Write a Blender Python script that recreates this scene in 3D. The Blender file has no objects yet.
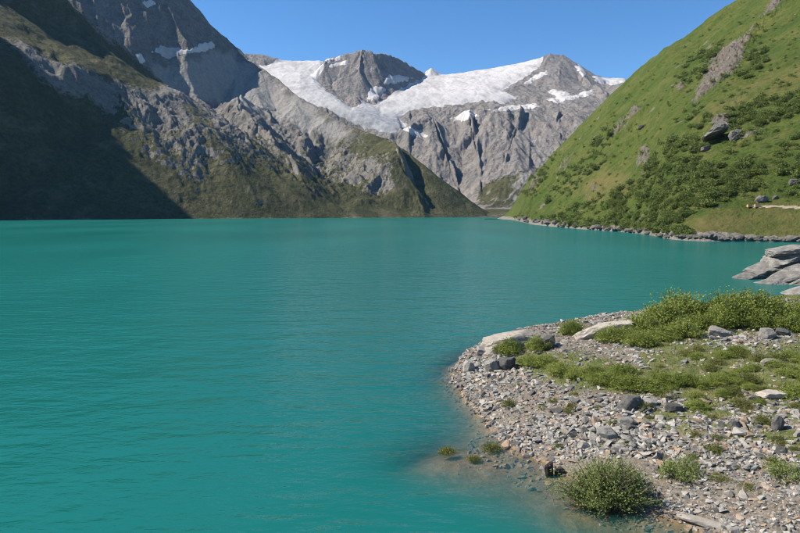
import bpy, math, random
import numpy as np

# ------------------------------------------------------------------ camera, sky, sun, exposure
scene = bpy.context.scene
COL = scene.collection
random.seed(7)
RNG = np.random.default_rng(11)

CAM_H = 12.0            # metres above the water
FPX = 600.0             # focal length in pixels of the 800 px wide photograph
PITCH = math.atan((266.5 - 213.0) / FPX)
cam_data = bpy.data.cameras.new("camera")
cam_data.sensor_width = 36.0
cam_data.lens = 36.0 * FPX / 800.0
cam_data.clip_start = 0.1
cam_data.clip_end = 20000.0
cam = bpy.data.objects.new("camera", cam_data)
cam.location = (0.0, 0.0, CAM_H)
cam.rotation_euler = (math.pi / 2 - PITCH, 0.0, 0.0)
COL.objects.link(cam)
scene.camera = cam

SUN_AZ = math.radians(-86.0)    # left of the view direction (+Y)
SUN_EL = math.radians(44.0)
SUN = np.array([math.sin(SUN_AZ) * math.cos(SUN_EL), math.cos(SUN_AZ) * math.cos(SUN_EL), math.sin(SUN_EL)])

world = bpy.data.worlds.new("World")
scene.world = world
world.use_nodes = True
wt = world.node_tree
wt.nodes.clear()
w_out = wt.nodes.new("ShaderNodeOutputWorld")
w_bg = wt.nodes.new("ShaderNodeBackground")
w_sky = wt.nodes.new("ShaderNodeTexSky")
w_sky.sky_type = 'NISHITA'
w_sky.sun_disc = False
w_sky.sun_elevation = SUN_EL
w_sky.sun_rotation = SUN_AZ
w_sky.altitude = 2000.0
w_sky.air_density = 1.0
w_sky.dust_density = 0.15
w_sky.ozone_density = 3.0
w_bg.inputs["Strength"].default_value = 0.088
w_hsv = wt.nodes.new("ShaderNodeHueSaturation")
w_hsv.inputs["Saturation"].default_value = 1.22
wt.links.new(w_sky.outputs[0], w_hsv.inputs["Color"])
wt.links.new(w_hsv.outputs[0], w_bg.inputs["Color"])
wt.links.new(w_bg.outputs[0], w_out.inputs["Surface"])

sun_data = bpy.data.lights.new("sun", 'SUN')
sun_data.energy = 4.8
sun_data.angle = math.radians(0.53)
sun_data.color = (1.0, 0.93, 0.82)
sun_ob = bpy.data.objects.new("sun", sun_data)
sun_ob.rotation_euler = (math.pi / 2 - SUN_EL, 0.0, math.pi - SUN_AZ)
COL.objects.link(sun_ob)

scene.view_settings.view_transform = 'Standard'
scene.view_settings.look = 'None'
scene.view_settings.exposure = 1.0
scene.view_settings.gamma = 1.0
scene.view_settings.use_curve_mapping = False
scene.render.engine = 'CYCLES'
scene.cycles.use_denoising = True
scene.cycles.filter_width = 1.05
scene.cycles.max_bounces = 6
scene.cycles.transparent_max_bounces = 8
scene.cycles.volume_bounces = 1
scene.cycles.caustics_reflective = False
scene.cycles.caustics_refractive = False

# ------------------------------------------------------------------ geometry of the picture
CP, SP = math.cos(PITCH), math.sin(PITCH)


def point(px, py, d):
    """world point seen at (px, py) of the photograph at distance Y = d"""
    a = (px - 400.0) / FPX
    b = (266.5 - py) / FPX
    dy = CP + b * SP
    dz = -SP + b * CP
    return np.array([a / dy * d, d, CAM_H + dz / dy * d])


def water_point(px, py):
    a = (px - 400.0) / FPX
    b = (266.5 - py) / FPX
    dy = CP + b * SP
    dz = -SP + b * CP
    t = -CAM_H / dz
    return np.array([a * t, dy * t, 0.0])


def project(x, y, z):
    zz = z - CAM_H
    df = y * CP - zz * SP
    df = np.where(np.abs(df) < 1e-3, 1e-3, df)
    return 400.0 + FPX * x / df, 266.5 - FPX * (y * SP + zz * CP) / df


# ------------------------------------------------------------------ noise
def hash01(ix, iy, seed):
    h = (ix.astype(np.int64) * 374761393 + iy.astype(np.int64) * 668265263 + seed * 974634777) & 0xFFFFFFFF
    h = ((h ^ (h >> 13)) * 1274126177) & 0xFFFFFFFF
    h = ((h ^ (h >> 15)) * 2246822519) & 0xFFFFFFFF
    h = h ^ (h >> 16)
    return (h.astype(np.float64) / 4294967296.0).astype(np.float32)


def gnoise(x, y, seed=0):
    ix, iy = np.floor(x), np.floor(y)
    fx, fy = (x - ix).astype(np.float32), (y - iy).astype(np.float32)
    sx = fx * fx * fx * (fx * (fx * 6 - 15) + 10)
    sy = fy * fy * fy * (fy * (fy * 6 - 15) + 10)
    out = []
    for oy in (0, 1):
        for ox in (0, 1):
            a = hash01(ix + ox, iy + oy, seed) * (2 * math.pi)
            out.append(np.cos(a) * (fx - ox) + np.sin(a) * (fy - oy))
    return 1.45 * ((out[0] * (1 - sx) + out[1] * sx) * (1 - sy) + (out[2] * (1 - sx) + out[3] * sx) * sy)


def fbm(x, y, octaves=4, seed=0, gain=0.5, lac=2.07):
    s, a, tot = 0.0, 1.0, 0.0
    for k in range(octaves):
        s = s + a * gnoise(x + 17.3 * k, y - 9.1 * k, seed + k)
        tot += a
        a *= gain
        x, y = x * lac, y * lac
    return s / tot


def ridged(x, y, octaves=4, seed=0, gain=0.5):
    s, a, tot = 0.0, 1.0, 0.0
    for k in range(octaves):
        s = s + a * (1 - 2 * np.abs(gnoise(x + 31.7 * k, y + 3.3 * k, seed + k)))
        tot += a
        a *= gain
        x, y = x * 2.11, y * 2.11
    return s / tot


def erosion(x, y, gx, gy, amp, wave, octaves=5, seed=0, gain=0.52):
    """gullies and ribs that run down the slope: stripes aligned with the fall line, branching by octave"""
    h = np.zeros_like(x, dtype=np.float32)
    gx, gy = gx.astype(np.float32).copy(), gy.astype(np.float32).copy()
    for k in range(octaves):
        mag = np.sqrt(gx * gx + gy * gy) + 1e-5
        dx, dy = -gy / mag, gx / mag
        fade = np.clip(mag / 0.45, 0, 1)
        cx, cy = x / wave, y / wave
        ix, iy = np.floor(cx), np.floor(cy)
        fx, fy = (cx - ix).astype(np.float32), (cy - iy).astype(np.float32)
        vc = np.zeros_like(h); vs = np.zeros_like(h); wt_ = np.zeros_like(h)
        for ox in (-1, 0, 1):
            for oy in (-1, 0, 1):
                px = fx - ox - hash01(ix + ox, iy + oy, seed + 11 * k)
                py = fy - oy - hash01(ix + ox, iy + oy, seed + 11 * k + 5)
                w = np.exp(-2.2 * (px * px + py * py))
                ph = (px * dx + py * dy) * (2 * math.pi)
                vc += w * np.cos(ph); vs += w * np.sin(ph); wt_ += w
        vc /= wt_ + 1e-4; vs /= wt_ + 1e-4
        a = amp * fade
        h += a * vc
        g = -a * vs * (2 * math.pi / wave)
        gx += g * dx * 0.6; gy += g * dy * 0.6
        amp *= gain
        wave *= 0.5
    return h


def smax(a, b, k):
    h = np.clip(0.5 + 0.5 * (a - b) / k, 0, 1)
    return b + (a - b) * h + k * h * (1 - h)


def smin(a, b, k):
    return -smax(-a, -b, k)


def sstep(x, a, b):
    t = np.clip((x - a) / (b - a), 0, 1)
    return t * t * (3 - 2 * t)


def tent(x, y, pts, s_left, s_right, d0=None, s2=0.6):
    """ridge with a crest along pts (x, y, z) falling away at the given slopes on either side"""
    best = np.full(x.shape, -1e9)
    for p, q in zip(pts[:-1], pts[1:]):
        ex, ey = q[0] - p[0], q[1] - p[1]
        l2 = ex * ex + ey * ey + 1e-9
        t = np.clip(((x - p[0]) * ex + (y - p[1]) * ey) / l2, 0, 1)
        rx, ry = x - (p[0] + t * ex), y - (p[1] + t * ey)
        d = np.sqrt(rx * rx + ry * ry) + 1e-6
        side = (ex * ry - ey * rx) / (math.sqrt(l2) * d)       # +1 left of the direction
        sl = 0.5 * (s_left + s_right) + 0.5 * (s_left - s_right) * side
        fall = sl * d if d0 is None else sl * np.minimum(d, d0) + s2 * np.maximum(d - d0, 0)
        best = np.maximum(best, p[2] + t * (q[2] - p[2]) - fall)
    return best


def poly_dist(px, py, poly):
    """signed distance to a polygon in the units given, positive inside"""
    d2 = np.full(px.shape, 1e18)
    inside = np.zeros(px.shape, dtype=bool)
    n = len(poly)
    for i in range(n):
        x0, y0 = poly[i]; x1, y1 = poly[(i + 1) % n]
        ex, ey = x1 - x0, y1 - y0
        t = np.clip(((px - x0) * ex + (py - y0) * ey) / (ex * ex + ey * ey + 1e-9), 0, 1)
        d2 = np.minimum(d2, (px - x0 - t * ex) ** 2 + (py - y0 - t * ey) ** 2)
        if y0 != y1:
            c = (y0 > py) != (y1 > py)
            inside ^= c & (px < (x1 - x0) * (py - y0) / (y1 - y0) + x0)
    d = np.sqrt(d2)
    return np.where(inside, d, -d)


def polys_mask(px, py, polys, soft=3.0, wob=None):
    m = np.full(px.shape, -1e9)
    for p in polys:
        m = np.maximum(m, poly_dist(px, py, p))
    if wob is not None:
        m = m + wob
    return np.clip(0.5 + 0.5 * m / soft, 0, 1)


def line_dist(x, y, pts):
    d2 = np.full(x.shape, 1e18)
    for p, q in zip(pts[:-1], pts[1:]):
        ex, ey = q[0] - p[0], q[1] - p[1]
        t = np.clip(((x - p[0]) * ex + (y - p[1]) * ey) / (ex * ex + ey * ey + 1e-9), 0, 1)
        d2 = np.minimum(d2, (x - p[0] - t * ex) ** 2 + (y - p[1] - t * ey) ** 2)
    return np.sqrt(d2)


# ------------------------------------------------------------------ mesh helpers
def link(o, parent=None):
    COL.objects.link(o)
    if parent is not None:
        o.parent = parent
    return o


def tag(o, label=None, cat=None, group=None, kind=None):
    if label: o["label"] = label
    if cat: o["category"] = cat
    if group: o["group"] = group
    if kind: o["kind"] = kind
    return o


def mesh_from(name, verts, faces, mat=None, attrs=None, face_attrs=None, smooth=True):
    """faces: (n, 3) or (n, 4) integer array"""
    verts = np.asarray(verts, dtype=np.float32).reshape(-1, 3)
    faces = np.asarray(faces, dtype=np.int32)
    k = faces.shape[1]
    me = bpy.data.meshes.new(name)
    me.vertices.add(len(verts)); me.vertices.foreach_set("co", verts.ravel())
    me.loops.add(faces.size); me.loops.foreach_set("vertex_index", faces.ravel())
    me.polygons.add(len(faces))
    me.polygons.foreach_set("loop_start", np.arange(0, faces.size, k, dtype=np.int32))
    me.polygons.foreach_set("use_smooth", np.full(len(faces), smooth, dtype=bool))
    for nm, val in (attrs or {}).items():
        a = me.attributes.new(nm, 'FLOAT', 'POINT'); a.data.foreach_set("value", np.asarray(val, dtype=np.float32).ravel())
    for nm, val in (face_attrs or {}).items():
        a = me.attributes.new(nm, 'FLOAT', 'FACE'); a.data.foreach_set("value", np.asarray(val, dtype=np.float32).ravel())
    me.update(calc_edges=True)
    if mat: me.materials.append(mat)
    return me


def mesh_obj(name, verts, faces, mat=None, parent=None, **kw):
    return link(bpy.data.objects.new(name, mesh_from(name, verts, faces, mat, **kw)), parent)


def grid_faces(nr, nc, keep=None):
    i = np.arange(nr * nc).reshape(nr, nc)
    f = np.stack([i[:-1, :-1], i[:-1, 1:], i[1:, 1:], i[1:, :-1]], axis=-1).reshape(-1, 4)
    if keep is not None:
        k = keep.ravel()
        f = f[k[f].any(axis=1)]
    return f


def grid_obj(name, X, Y, Z, mat, attrs=None, keep=None, smooth=True):
    nr, nc = X.shape
    f = grid_faces(nr, nc, keep)
    v = np.stack([X, Y, Z], axis=-1).reshape(-1, 3)
    if keep is not None:
        used = np.unique(f)
        remap = np.full(len(v), -1, dtype=np.int64); remap[used] = np.arange(len(used))
        f = remap[f]; v = v[used]
        attrs = {k_: np.asarray(a).ravel()[used] for k_, a in (attrs or {}).items()}
    return mesh_obj(name, v, f, mat, attrs=attrs, smooth=smooth)


# ------------------------------------------------------------------ material helpers
class NT:
    def __init__(self, name):
        self.mat = bpy.data.materials.new(name)
        self.mat.use_nodes = True
        self.t = self.mat.node_tree
        self.t.nodes.clear()
        self.out = self.t.nodes.new("ShaderNodeOutputMaterial")
        self.coord = None

    def n(self, typ, **kw):
        nd = self.t.nodes.new(typ)
        for k, v in kw.items():
            setattr(nd, k, v)
        return nd

    def set(self, sock, v):
        if hasattr(v, "is_output"):
            self.t.links.new(v, sock)
        elif isinstance(v, (tuple, list)) and len(v) == 3 and sock.type == 'RGBA':
            sock.default_value = (v[0], v[1], v[2], 1.0)
        else:
            sock.default_value = v

    def pos(self):
        if self.coord is None:
            self.coord = self.n("ShaderNodeNewGeometry").outputs["Position"]
        return self.coord

    def objpos(self):
        return self.n("ShaderNodeTexCoord").outputs["Object"]

    def mapping(self, vec, scale=(1, 1, 1), rot=(0, 0, 0)):
        m = self.n("ShaderNodeMapping")
        self.set(m.inputs["Vector"], vec); m.inputs["Scale"].default_value = scale; m.inputs["Rotation"].default_value = rot
        return m.outputs[0]

    def noise(self, scale, detail=4, rough=0.55, vec=None, dist=0.0):
        nd = self.n("ShaderNodeTexNoise")
        self.set(nd.inputs["Vector"], vec if vec is not None else self.pos())
        nd.inputs["Scale"].default_value = scale
        nd.inputs["Detail"].default_value = detail
        nd.inputs["Roughness"].default_value = rough
        nd.inputs["Distortion"].default_value = dist
        return nd.outputs["Fac"]

    def attr(self, name):
        return self.n("ShaderNodeAttribute", attribute_name=name).outputs["Fac"]

    def math(self, op, a, b=0.0, clamp=False):
        nd = self.n("ShaderNodeMath", operation=op, use_clamp=clamp)
        self.set(nd.inputs[0], a); self.set(nd.inputs[1], b)
        return nd.outputs[0]

    def remap(self, v, a, b, c=0.0, d=1.0):
        nd = self.n("ShaderNodeMapRange")
        self.set(nd.inputs[0], v)
        for i, q in enumerate((a, b, c, d)):
            self.set(nd.inputs[i + 1], q)
        return nd.outputs[0]

    def ramp(self, fac, stops):
        nd = self.n("ShaderNodeValToRGB")
        self.set(nd.inputs[0], fac)
        e = nd.color_ramp.elements
        while len(e) < len(stops):
            e.new(0.5)
        for el, (p, c) in zip(e, stops):
            el.position = p; el.color = (c[0], c[1], c[2], 1.0)
        return nd.outputs[0]

    def mix(self, fac, a, b):
        nd = self.n("ShaderNodeMix", data_type='RGBA')
        self.set(nd.inputs[0], fac); self.set(nd.inputs[6], a); self.set(nd.inputs[7], b)
        return nd.outputs[2]

    def bump(self, height, strength=0.5, distance=1.0, normal=None):
        nd = self.n("ShaderNodeBump")
        self.set(nd.inputs["Height"], height)
        nd.inputs["Strength"].default_value = strength
        nd.inputs["Distance"].default_value = distance
        if normal is not None: self.set(nd.inputs["Normal"], normal)
        return nd.outputs[0]

    def principled(self, color, rough=0.85, normal=None, spec=0.3):
        nd = self.n("ShaderNodeBsdfPrincipled")
        self.set(nd.inputs["Base Color"], color)
        self.set(nd.inputs["Roughness"], rough)
        nd.inputs["Specular IOR Level"].default_value = spec
        if normal is not None: self.set(nd.inputs["Normal"], normal)
        return nd.outputs[0]

    def finish(self, shader):
        self.t.links.new(shader, self.out.inputs["Surface"])
        return self.mat


def terrain_material(name, s, rock, grass, scree, bump_d, dry=None, tus=0.7):
    """rock / grass / scree chosen by vertex attributes whose borders are broken up by noise; s = size of a feature in 1/m"""
    t = NT(name)
    n_big = t.noise(s * 0.25, 5, 0.6)
    n_mid = t.noise(s, 8, 0.68)
    n_fine = t.noise(s * 6, 6, 0.72)
    strata = t.noise(s * 1.2, 6, 0.7, vec=t.mapping(t.pos(), (0.35, 0.35, 2.2), (0.35, 0.2, 0.0)), dist=0.4)
    rk = t.ramp(n_mid, [(0.25, rock[0]), (0.5, rock[1]), (0.75, rock[2])])
    rk = t.mix(t.remap(strata, 0.35, 0.65), rk, t.mix(0.55, rk, rock[3]))
    rk = t.mix(t.math('MULTIPLY', t.remap(n_fine, 0.45, 0.62), 0.65), rk, rock[0])
    gr = t.ramp(n_big, [(0.3, grass[0]), (0.5, grass[1]), (0.7, grass[2])])
    n_tus = t.noise(s * 2.6, 4, 0.7)
    gr = t.mix(t.math('MULTIPLY', t.remap(n_fine, 0.42, 0.60), 0.65), gr, grass[3])
    gr = t.mix(t.math('MULTIPLY', t.remap(n_tus, 0.52, 0.66), tus), gr, t.mix(0.35, grass[3], (0.02, 0.035, 0.01)))
    gr = t.mix(t.math('MULTIPLY', t.remap(n_mid, 0.52, 0.68), 0.5), gr, grass[4])
    if dry:
        gr = t.mix(t.remap(t.math('ADD', t.attr('dry'), t.math('MULTIPLY', t.math('SUBTRACT', n_mid, 0.5), 1.5)), 0.25, 0.9), gr, t.mix(n_fine, dry[0], dry[1]))
    sc = t.ramp(n_fine, [(0.3, scree[0]), (0.7, scree[1])])
    g_fac = t.remap(t.math('ADD', t.attr("grass"), t.math('MULTIPLY', t.math('SUBTRACT', t.math('ADD', t.math('MULTIPLY', n_mid, 0.5), t.math('MULTIPLY', n_fine, 0.5)), 0.5), 1.6)), 0.4, 0.6)
    s_fac = t.remap(t.math('ADD', t.attr("scree"), t.math('MULTIPLY', t.math('SUBTRACT', n_mid, 0.5), 0.8)), 0.35, 0.65)
    c = t.mix(g_fac, rk, gr)
    c = t.mix(s_fac, c, sc)
    hgt = t.math('ADD', t.math('MULTIPLY', n_mid, 1.0), t.math('ADD', t.math('MULTIPLY', n_fine, 0.5), t.math('MULTIPLY', n_tus, 0.6)))
    nb = t.bump(hgt, 1.0, bump_d)
    return t.finish(t.principled(c, 0.95, nb, 0.1))


ROCK = [(0.085, 0.081, 0.076), (0.17, 0.162, 0.149), (0.265, 0.25, 0.228), (0.22, 0.187, 0.155)]
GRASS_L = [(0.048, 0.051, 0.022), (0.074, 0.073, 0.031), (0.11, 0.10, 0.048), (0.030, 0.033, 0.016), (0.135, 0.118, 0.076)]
SCREE = [(0.20, 0.19, 0.175), (0.32, 0.30, 0.275)]
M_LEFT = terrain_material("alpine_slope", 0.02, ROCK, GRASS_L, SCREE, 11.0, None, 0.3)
M_FAR = terrain_material("far_rock", 0.012, [(0.105, 0.10, 0.097), (0.205, 0.194, 0.184), (0.31, 0.295, 0.278), (0.27, 0.22, 0.178)], GRASS_L, SCREE, 22.0)
GRASS_R = [(0.05, 0.078, 0.014), (0.075, 0.10, 0.02), (0.115, 0.12, 0.03), (0.034, 0.054, 0.011), (0.13, 0.10, 0.042)]
M_RIGHT = terrain_material("meadow_slope", 0.09, [(0.06, 0.055, 0.048), (0.145, 0.13, 0.113), (0.24, 0.22, 0.19), (0.18, 0.14, 0.105)], GRASS_R, [(0.11, 0.10, 0.085), (0.27, 0.25, 0.215)], 3.2, [(0.085, 0.082, 0.026), (0.17, 0.14, 0.055)])


def snow_material(name, dirty):
    t = NT(name)
    n1 = t.noise(0.009, 6, 0.65, vec=t.mapping(t.pos(), (1.6, 0.35, 1), (0, 0, 0.5)), dist=0.5)
    n2 = t.noise(0.03, 5, 0.6)
    c = t.ramp(n1, [(0.3, (0.50, 0.485, 0.475)), (0.5, (0.42, 0.40, 0.388)), (0.72, (0.25, 0.235, 0.225))])
    c = t.mix(t.math('MULTIPLY', t.remap(n2, 0.5, 0.7), 0.3), c, (0.30, 0.27, 0.255))
    c = t.mix(t.math('MULTIPLY', t.attr("ice"), dirty), c, t.ramp(n2, [(0.35, (0.17, 0.172, 0.175)), (0.65, (0.31, 0.318, 0.33))]))
    nb = t.bump(n2, 0.3, 10.0)
    return t.finish(t.principled(c, 0.8, nb, 0.2))


M_SNOW = snow_material("glacier_snow", 1.0)


def lake_material():
    t = NT("glacial_water")
    p = t.pos()
    w1 = t.noise(0.55, 3, 0.55, vec=t.mapping(p, (0.75, 1.5, 1.0), (0, 0, 0.45)), dist=0.3)
    w2 = t.noise(2.6, 3, 0.6, vec=t.mapping(p, (0.7, 1.4, 1.0), (0, 0, -0.2)), dist=0.4)
    gust = t.noise(0.012, 3, 0.55, vec=t.mapping(p, (1.0, 0.45, 1.0), (0, 0, 0.3)))
    w0 = t.noise(0.13, 3, 0.6, vec=t.mapping(p, (0.7, 1.7, 1.0), (0, 0, 0.3)), dist=0.4)
    hgt = t.math('ADD', t.math('ADD', t.math('MULTIPLY', w1, 0.55), t.math('MULTIPLY', w2, 0.11)), t.math('MULTIPLY', w0, 1.1))
    hgt = t.math('MULTIPLY', hgt, t.remap(gust, 0.3, 0.7, 0.55, 1.15))
    nb = t.bump(hgt, 1.0, 0.42)
    milk = t.noise(0.012, 4, 0.55, vec=t.mapping(p, (1.0, 0.4, 1.0), (0, 0, 0.25)))
    body = t.mix(t.remap(milk, 0.35, 0.65), (0.005, 0.092, 0.081), (0.009, 0.124, 0.108))
    dif = t.n("ShaderNodeBsdfDiffuse"); t.set(dif.inputs["Color"], body)
    tr = t.n("ShaderNodeBsdfTransparent"); tr.inputs["Color"].default_value = (0.93, 0.95, 0.88, 1)
    turb = t.math('SUBTRACT', 1.0, t.math('POWER', 2.718, t.math('MULTIPLY', t.attr("depth"), -1.05)))
    m1 = t.n("ShaderNodeMixShader")
    t.set(m1.inputs[0], turb); t.t.links.new(tr.outputs[0], m1.inputs[1]); t.t.links.new(dif.outputs[0], m1.inputs[2])
    gl = t.n("ShaderNodeBsdfGlossy"); gl.inputs["Roughness"].default_value = 0.12
    t.set(gl.inputs["Normal"], nb)
    fr = t.n("ShaderNodeFresnel"); fr.inputs["IOR"].default_value = 1.333; t.set(fr.inputs["Normal"], nb)
    m2 = t.n("ShaderNodeMixShader")
    t.set(m2.inputs[0], t.math('MINIMUM', fr.outputs[0], 0.36)); t.t.links.new(m1.outputs[0], m2.inputs[1]); t.t.links.new(gl.outputs[0], m2.inputs[2])
    return t.finish(m2.outputs[0])


M_LAKE = lake_material()


def polar_grid(us, ds):
    U, D = np.meshgrid(us, ds)
    return U * D, D.copy()


# ================================================================== LEFT VALLEY WALL
def P(*a): return point(*a)


us = np.concatenate([np.linspace(-1.55, -0.70, 60, endpoint=False), np.linspace(-0.70, 0.19, 760)])
ds = np.linspace(1000.0, 3050.0, 440)
LX, LY = polar_grid(us, ds)

SHORE_L = [(-1150, 300), (-900, 860), (-733, 1090), (-560, 1190), (-425, 1290), (-237, 1420), (-120, 1490), (0, 1560), (130, 1650), (250, 1760), (330, 1900), (420, 2500), (500, 3200)]
SHORE_POLY = SHORE_L + [(500, 6000), (-6000, 6000), (-6000, 300)]

R0 = [(-1250, 900, 1000), (-1290, 1100, 930), (-1300, 1340, 850), (-1320, 1530, 770), (-1345, 1670, 800), (-1380, 1800, 900), (-1400, 1950, 960)]
R0b = [P(-130, 30, 1560), P(-30, 62, 1480), P(28, 98, 1420), P(60, 128, 1390), P(110, 160, 1350), P(160, 190, 1310), P(200, 213, 1285)]
R1 = [P(-330, -150, 1650), P(-120, -104, 1700), P(-5, -51, 1800), P(62, -2, 1900), P(100, 27, 2020), P(140, 64, 2140), P(176, 94, 2250)]
R1b = [P(176, 96, 2230), P(203, 116, 2080), P(226, 144, 1800), P(240, 176, 1560)]
R2 = [P(238, 49, 2830), P(246, 56, 2790), P(262, 69, 2680), P(300, 97, 2450), P(350, 126, 2240), P(385, 139, 2100), P(402, 147, 2010), P(425, 164, 1930), P(445, 181, 1880), P(470, 199, 1820), P(488, 212, 1780)]
R2u = [P(-60, -70, 2250), P(60, -50, 2400), P(150, -28, 2600), P(185, -4, 2690), P(205, 17, 2760), P(228, 38, 2830), P(238, 49, 2830)]
R2a = [P(385, 138, 2080), P(393, 141, 1970), P(402, 154, 1860), P(416, 179, 1730), P(420, 210, 1620)]
R2b = [P(300, 96, 2330), P(315, 125, 2100), P(330, 150, 1900), P(352, 172, 1750), P(372, 200, 1600)]
R2c = [P(240, 96, 2300), P(244, 112, 2100), P(262, 130, 1900), P(285, 155, 1750), P(300, 185, 1580)]


def left_base(x, y):
    ds_ = poly_dist(x, y, SHORE_POLY)
    x0_, y0_ = x, y
    wx, wy = 26 * fbm(x / 170, y / 170, 3, 13), 26 * fbm(x / 170, y / 170, 3, 14)
    x, y = x + wx, y + wy
    h = tent(x, y, R0, 0.85, 1.30)
    h = smax(h, tent(x, y, R0b, 0.7, 1.1), 15.0)
    h = smax(h, tent(x, y, R1, 0.75, 1.65, 150.0, 0.6), 25.0)
    h = smax(h, tent(x, y, R1b, 0.6, 0.6), 25.0)
    h = smax(h, tent(x, y, R2u, 1.15, 1.4, 420.0, 0.6), 15.0)
    h = smax(h, tent(x, y, R2, 0.85, 0.66), 12.0)
    h = smax(h, tent(x, y, R2a, 1.9, 0.62), 8.0)
    h = smax(h, tent(x, y, R2c, 0.8, 0.75), 30.0)
    apron = 0.34 * np.clip(ds_, 0, 260)
    h = smax(h, apron, 20.0)
    return smin(h, (1.45 - 0.67 * sstep(x0_, -930, -700)) * ds_ + 4.0 * fbm(x0_ / 60, y0_ / 60, 3, 5), 30.0)


e = 12.0
LB = left_base(LX, LY)
LGX = (left_base(LX + e, LY) - LB) / e
LGY = (left_base(LX, LY + e) - LB) / e
slope = np.sqrt(LGX ** 2 + LGY ** 2)
lpx, lpy = project(LX, LY, LB)
shaded_face = polys_mask(lpx, lpy, [[(-400, 30), (5, 32), (50, 78), (110, 112), (135, 150), (215, 205), (215, 240), (-400, 240)]], 12.0)
rugged = sstep(fbm(LX / 330, LY / 330, 3, 21) + 0.0012 * (LB - 240), -0.25, 0.3) * (1 - 0.6 * shaded_face)
crag = polys_mask(lpx, lpy, [[(190, 130), (225, 105), (300, 130), (360, 150), (395, 160), (400, 195), (360, 205), (320, 185), (260, 165), (215, 160)],
                             [(120, 85), (180, 105), (210, 140), (205, 185), (150, 150)]], 14.0, 8 * fbm(LX / 90, LY / 90, 3, 9))
inland = sstep(LB, 2, 40)
ero = erosion(LX, LY, LGX, LGY, 26.0, 240.0, 6, 3, 0.5)
smooth_up = polys_mask(lpx, lpy, [[(236, 62), (300, 100), (360, 132), (385, 142), (350, 150), (300, 128), (240, 100)]], 10.0)
shaded_r1 = polys_mask(lpx, lpy, [[(-200, -80), (0, -50), (62, -4), (178, 94), (110, 84), (20, 44), (-200, 10)]], 8.0)
crest = (1 - 0.65 * smooth_up) * (1 - 0.55 * shaded_r1) * np.clip(0.35 + line_dist(LX, LY, R2 + R2u[:-1][::-1]) / 160.0, 0, 1)
soft = sstep(LB + 60 * fbm(LX / 200, LY / 200, 3, 23), 60, 260)
LZ = LB + (ero - 6) * (0.25 + 0.55 * rugged * soft + 0.2 * crag) * inland * crest
LZ += crag * inland * (17 * ridged(LX / 95, LY / 95, 5, 31, 0.58) + 8 * ridged(LX / 28, LY / 28, 3, 35))
LZ += inland * (5.0 * fbm(LX / 40, LY / 40, 5, 41, 0.6) + rugged * soft * 6.0 * ridged(LX / 55, LY / 55, 4, 44)) * crest
gy_, gx_ = np.gradient(LZ)
lslope = np.sqrt((gx_ / (np.gradient(LX, axis=1) + 1e-6)) ** 2 + (gy_ / (ds[1] - ds[0])) ** 2)
lpx, lpy = project(LX, LY, LZ)
grass_l = 1.05 - sstep(LB, 180, 420) * 0.8 - crag * 0.5 - sstep(lslope, 0.95, 1.6) * 0.7 + 0.35 * fbm(LX / 120, LY / 120, 3, 51)
grass_l = np.maximum(grass_l, shaded_r1 * 0.9)  # dark grass colour over the ridge face, painting its shade deeper
grass_l = np.maximum(grass_l, shaded_face * (0.85 + 0.3 * fbm(LX / 80, LY / 80, 3, 53)))  # low-albedo grass over the shadowed wall, part of its shade put into colour
high_scree = polys_mask(lpx, lpy, [[(150, 68), (178, 62), (232, 50), (262, 72), (310, 108), (345, 132), (330, 140), (250, 110), (200, 98), (165, 90)],
                                   [(240, 80), (300, 100), (355, 135), (330, 140), (270, 110)]], 8.0, 5 * fbm(LX / 60, LY / 60, 3, 61))
scree_l = 0.75 * high_scree + 0.25 * sstep(ero, 5, -18) * sstep(LB, 120, 300) + sstep(5 + 3 * fbm(LX / 30, LY / 30, 2, 65), LZ, LZ + 3) * 0.35
LZ = np.maximum(LZ, -20.0)
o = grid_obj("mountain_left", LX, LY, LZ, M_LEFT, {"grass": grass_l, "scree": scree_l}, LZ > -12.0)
tag(o, "steep shaded rocky mountainside with grass falling to the lake", kind="structure")

snow_polys_left = [
    ([(152, 52), (160, 46), (172, 48), (188, 50), (200, 44), (212, 41), (216, 46), (206, 51), (190, 53), (178, 56), (165, 58)], "long ragged snow band across the shaded grey peak"),
    ([(137, 3), (150, 0), (158, 4), (149, 8)], "small snow scrap near the top of the shaded peak"),
    ([(131, 52), (140, 55), (148, 62), (140, 63)], "narrow snow scrap beside the dark ridge edge"),
]


def biggest(mask):
    """the largest connected piece of a mask"""
    rr, cc = np.nonzero(mask)
    if len(rr) == 0: return mask
    todo = set(zip(rr.tolist(), cc.tolist())); best = []
    while todo:
        st = [todo.pop()]; comp = []
        while st:
            r_, c_ = st.pop(); comp.append((r_, c_))
            for q in ((r_ + 1, c_), (r_ - 1, c_), (r_, c_ + 1), (r_, c_ - 1)):
                if q in todo:
                    todo.remove(q); st.append(q)
        if len(comp) > len(best): best = comp
    out = np.zeros_like(mask)
    b_ = np.array(best); out[b_[:, 0], b_[:, 1]] = True
    return out


def snow_patch(name, X, Y, Z, px, py, poly, label, cat, thick=2.2, wobble=2.5, seed=0, group=None, ice=None, kind=None, scale=30.0):
    w = wobble * fbm(X / scale, Y / scale, 4, 200 + seed)
    m = poly_dist(px, py, poly) + w
    vis = py <= np.minimum.accumulate(py, axis=0) + 1.0
    keep = biggest((m > -1.0) & vis)
    zz = Z + np.clip(m * thick, -1.5 * thick, thick * 2.2)
    at = {"ice": np.zeros_like(X) if ice is None else ice}
    ob = grid_obj(name, X, Y, zz, M_SNOW, at, keep)
    tag(ob, label, cat, group, kind)
    return ob


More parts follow.
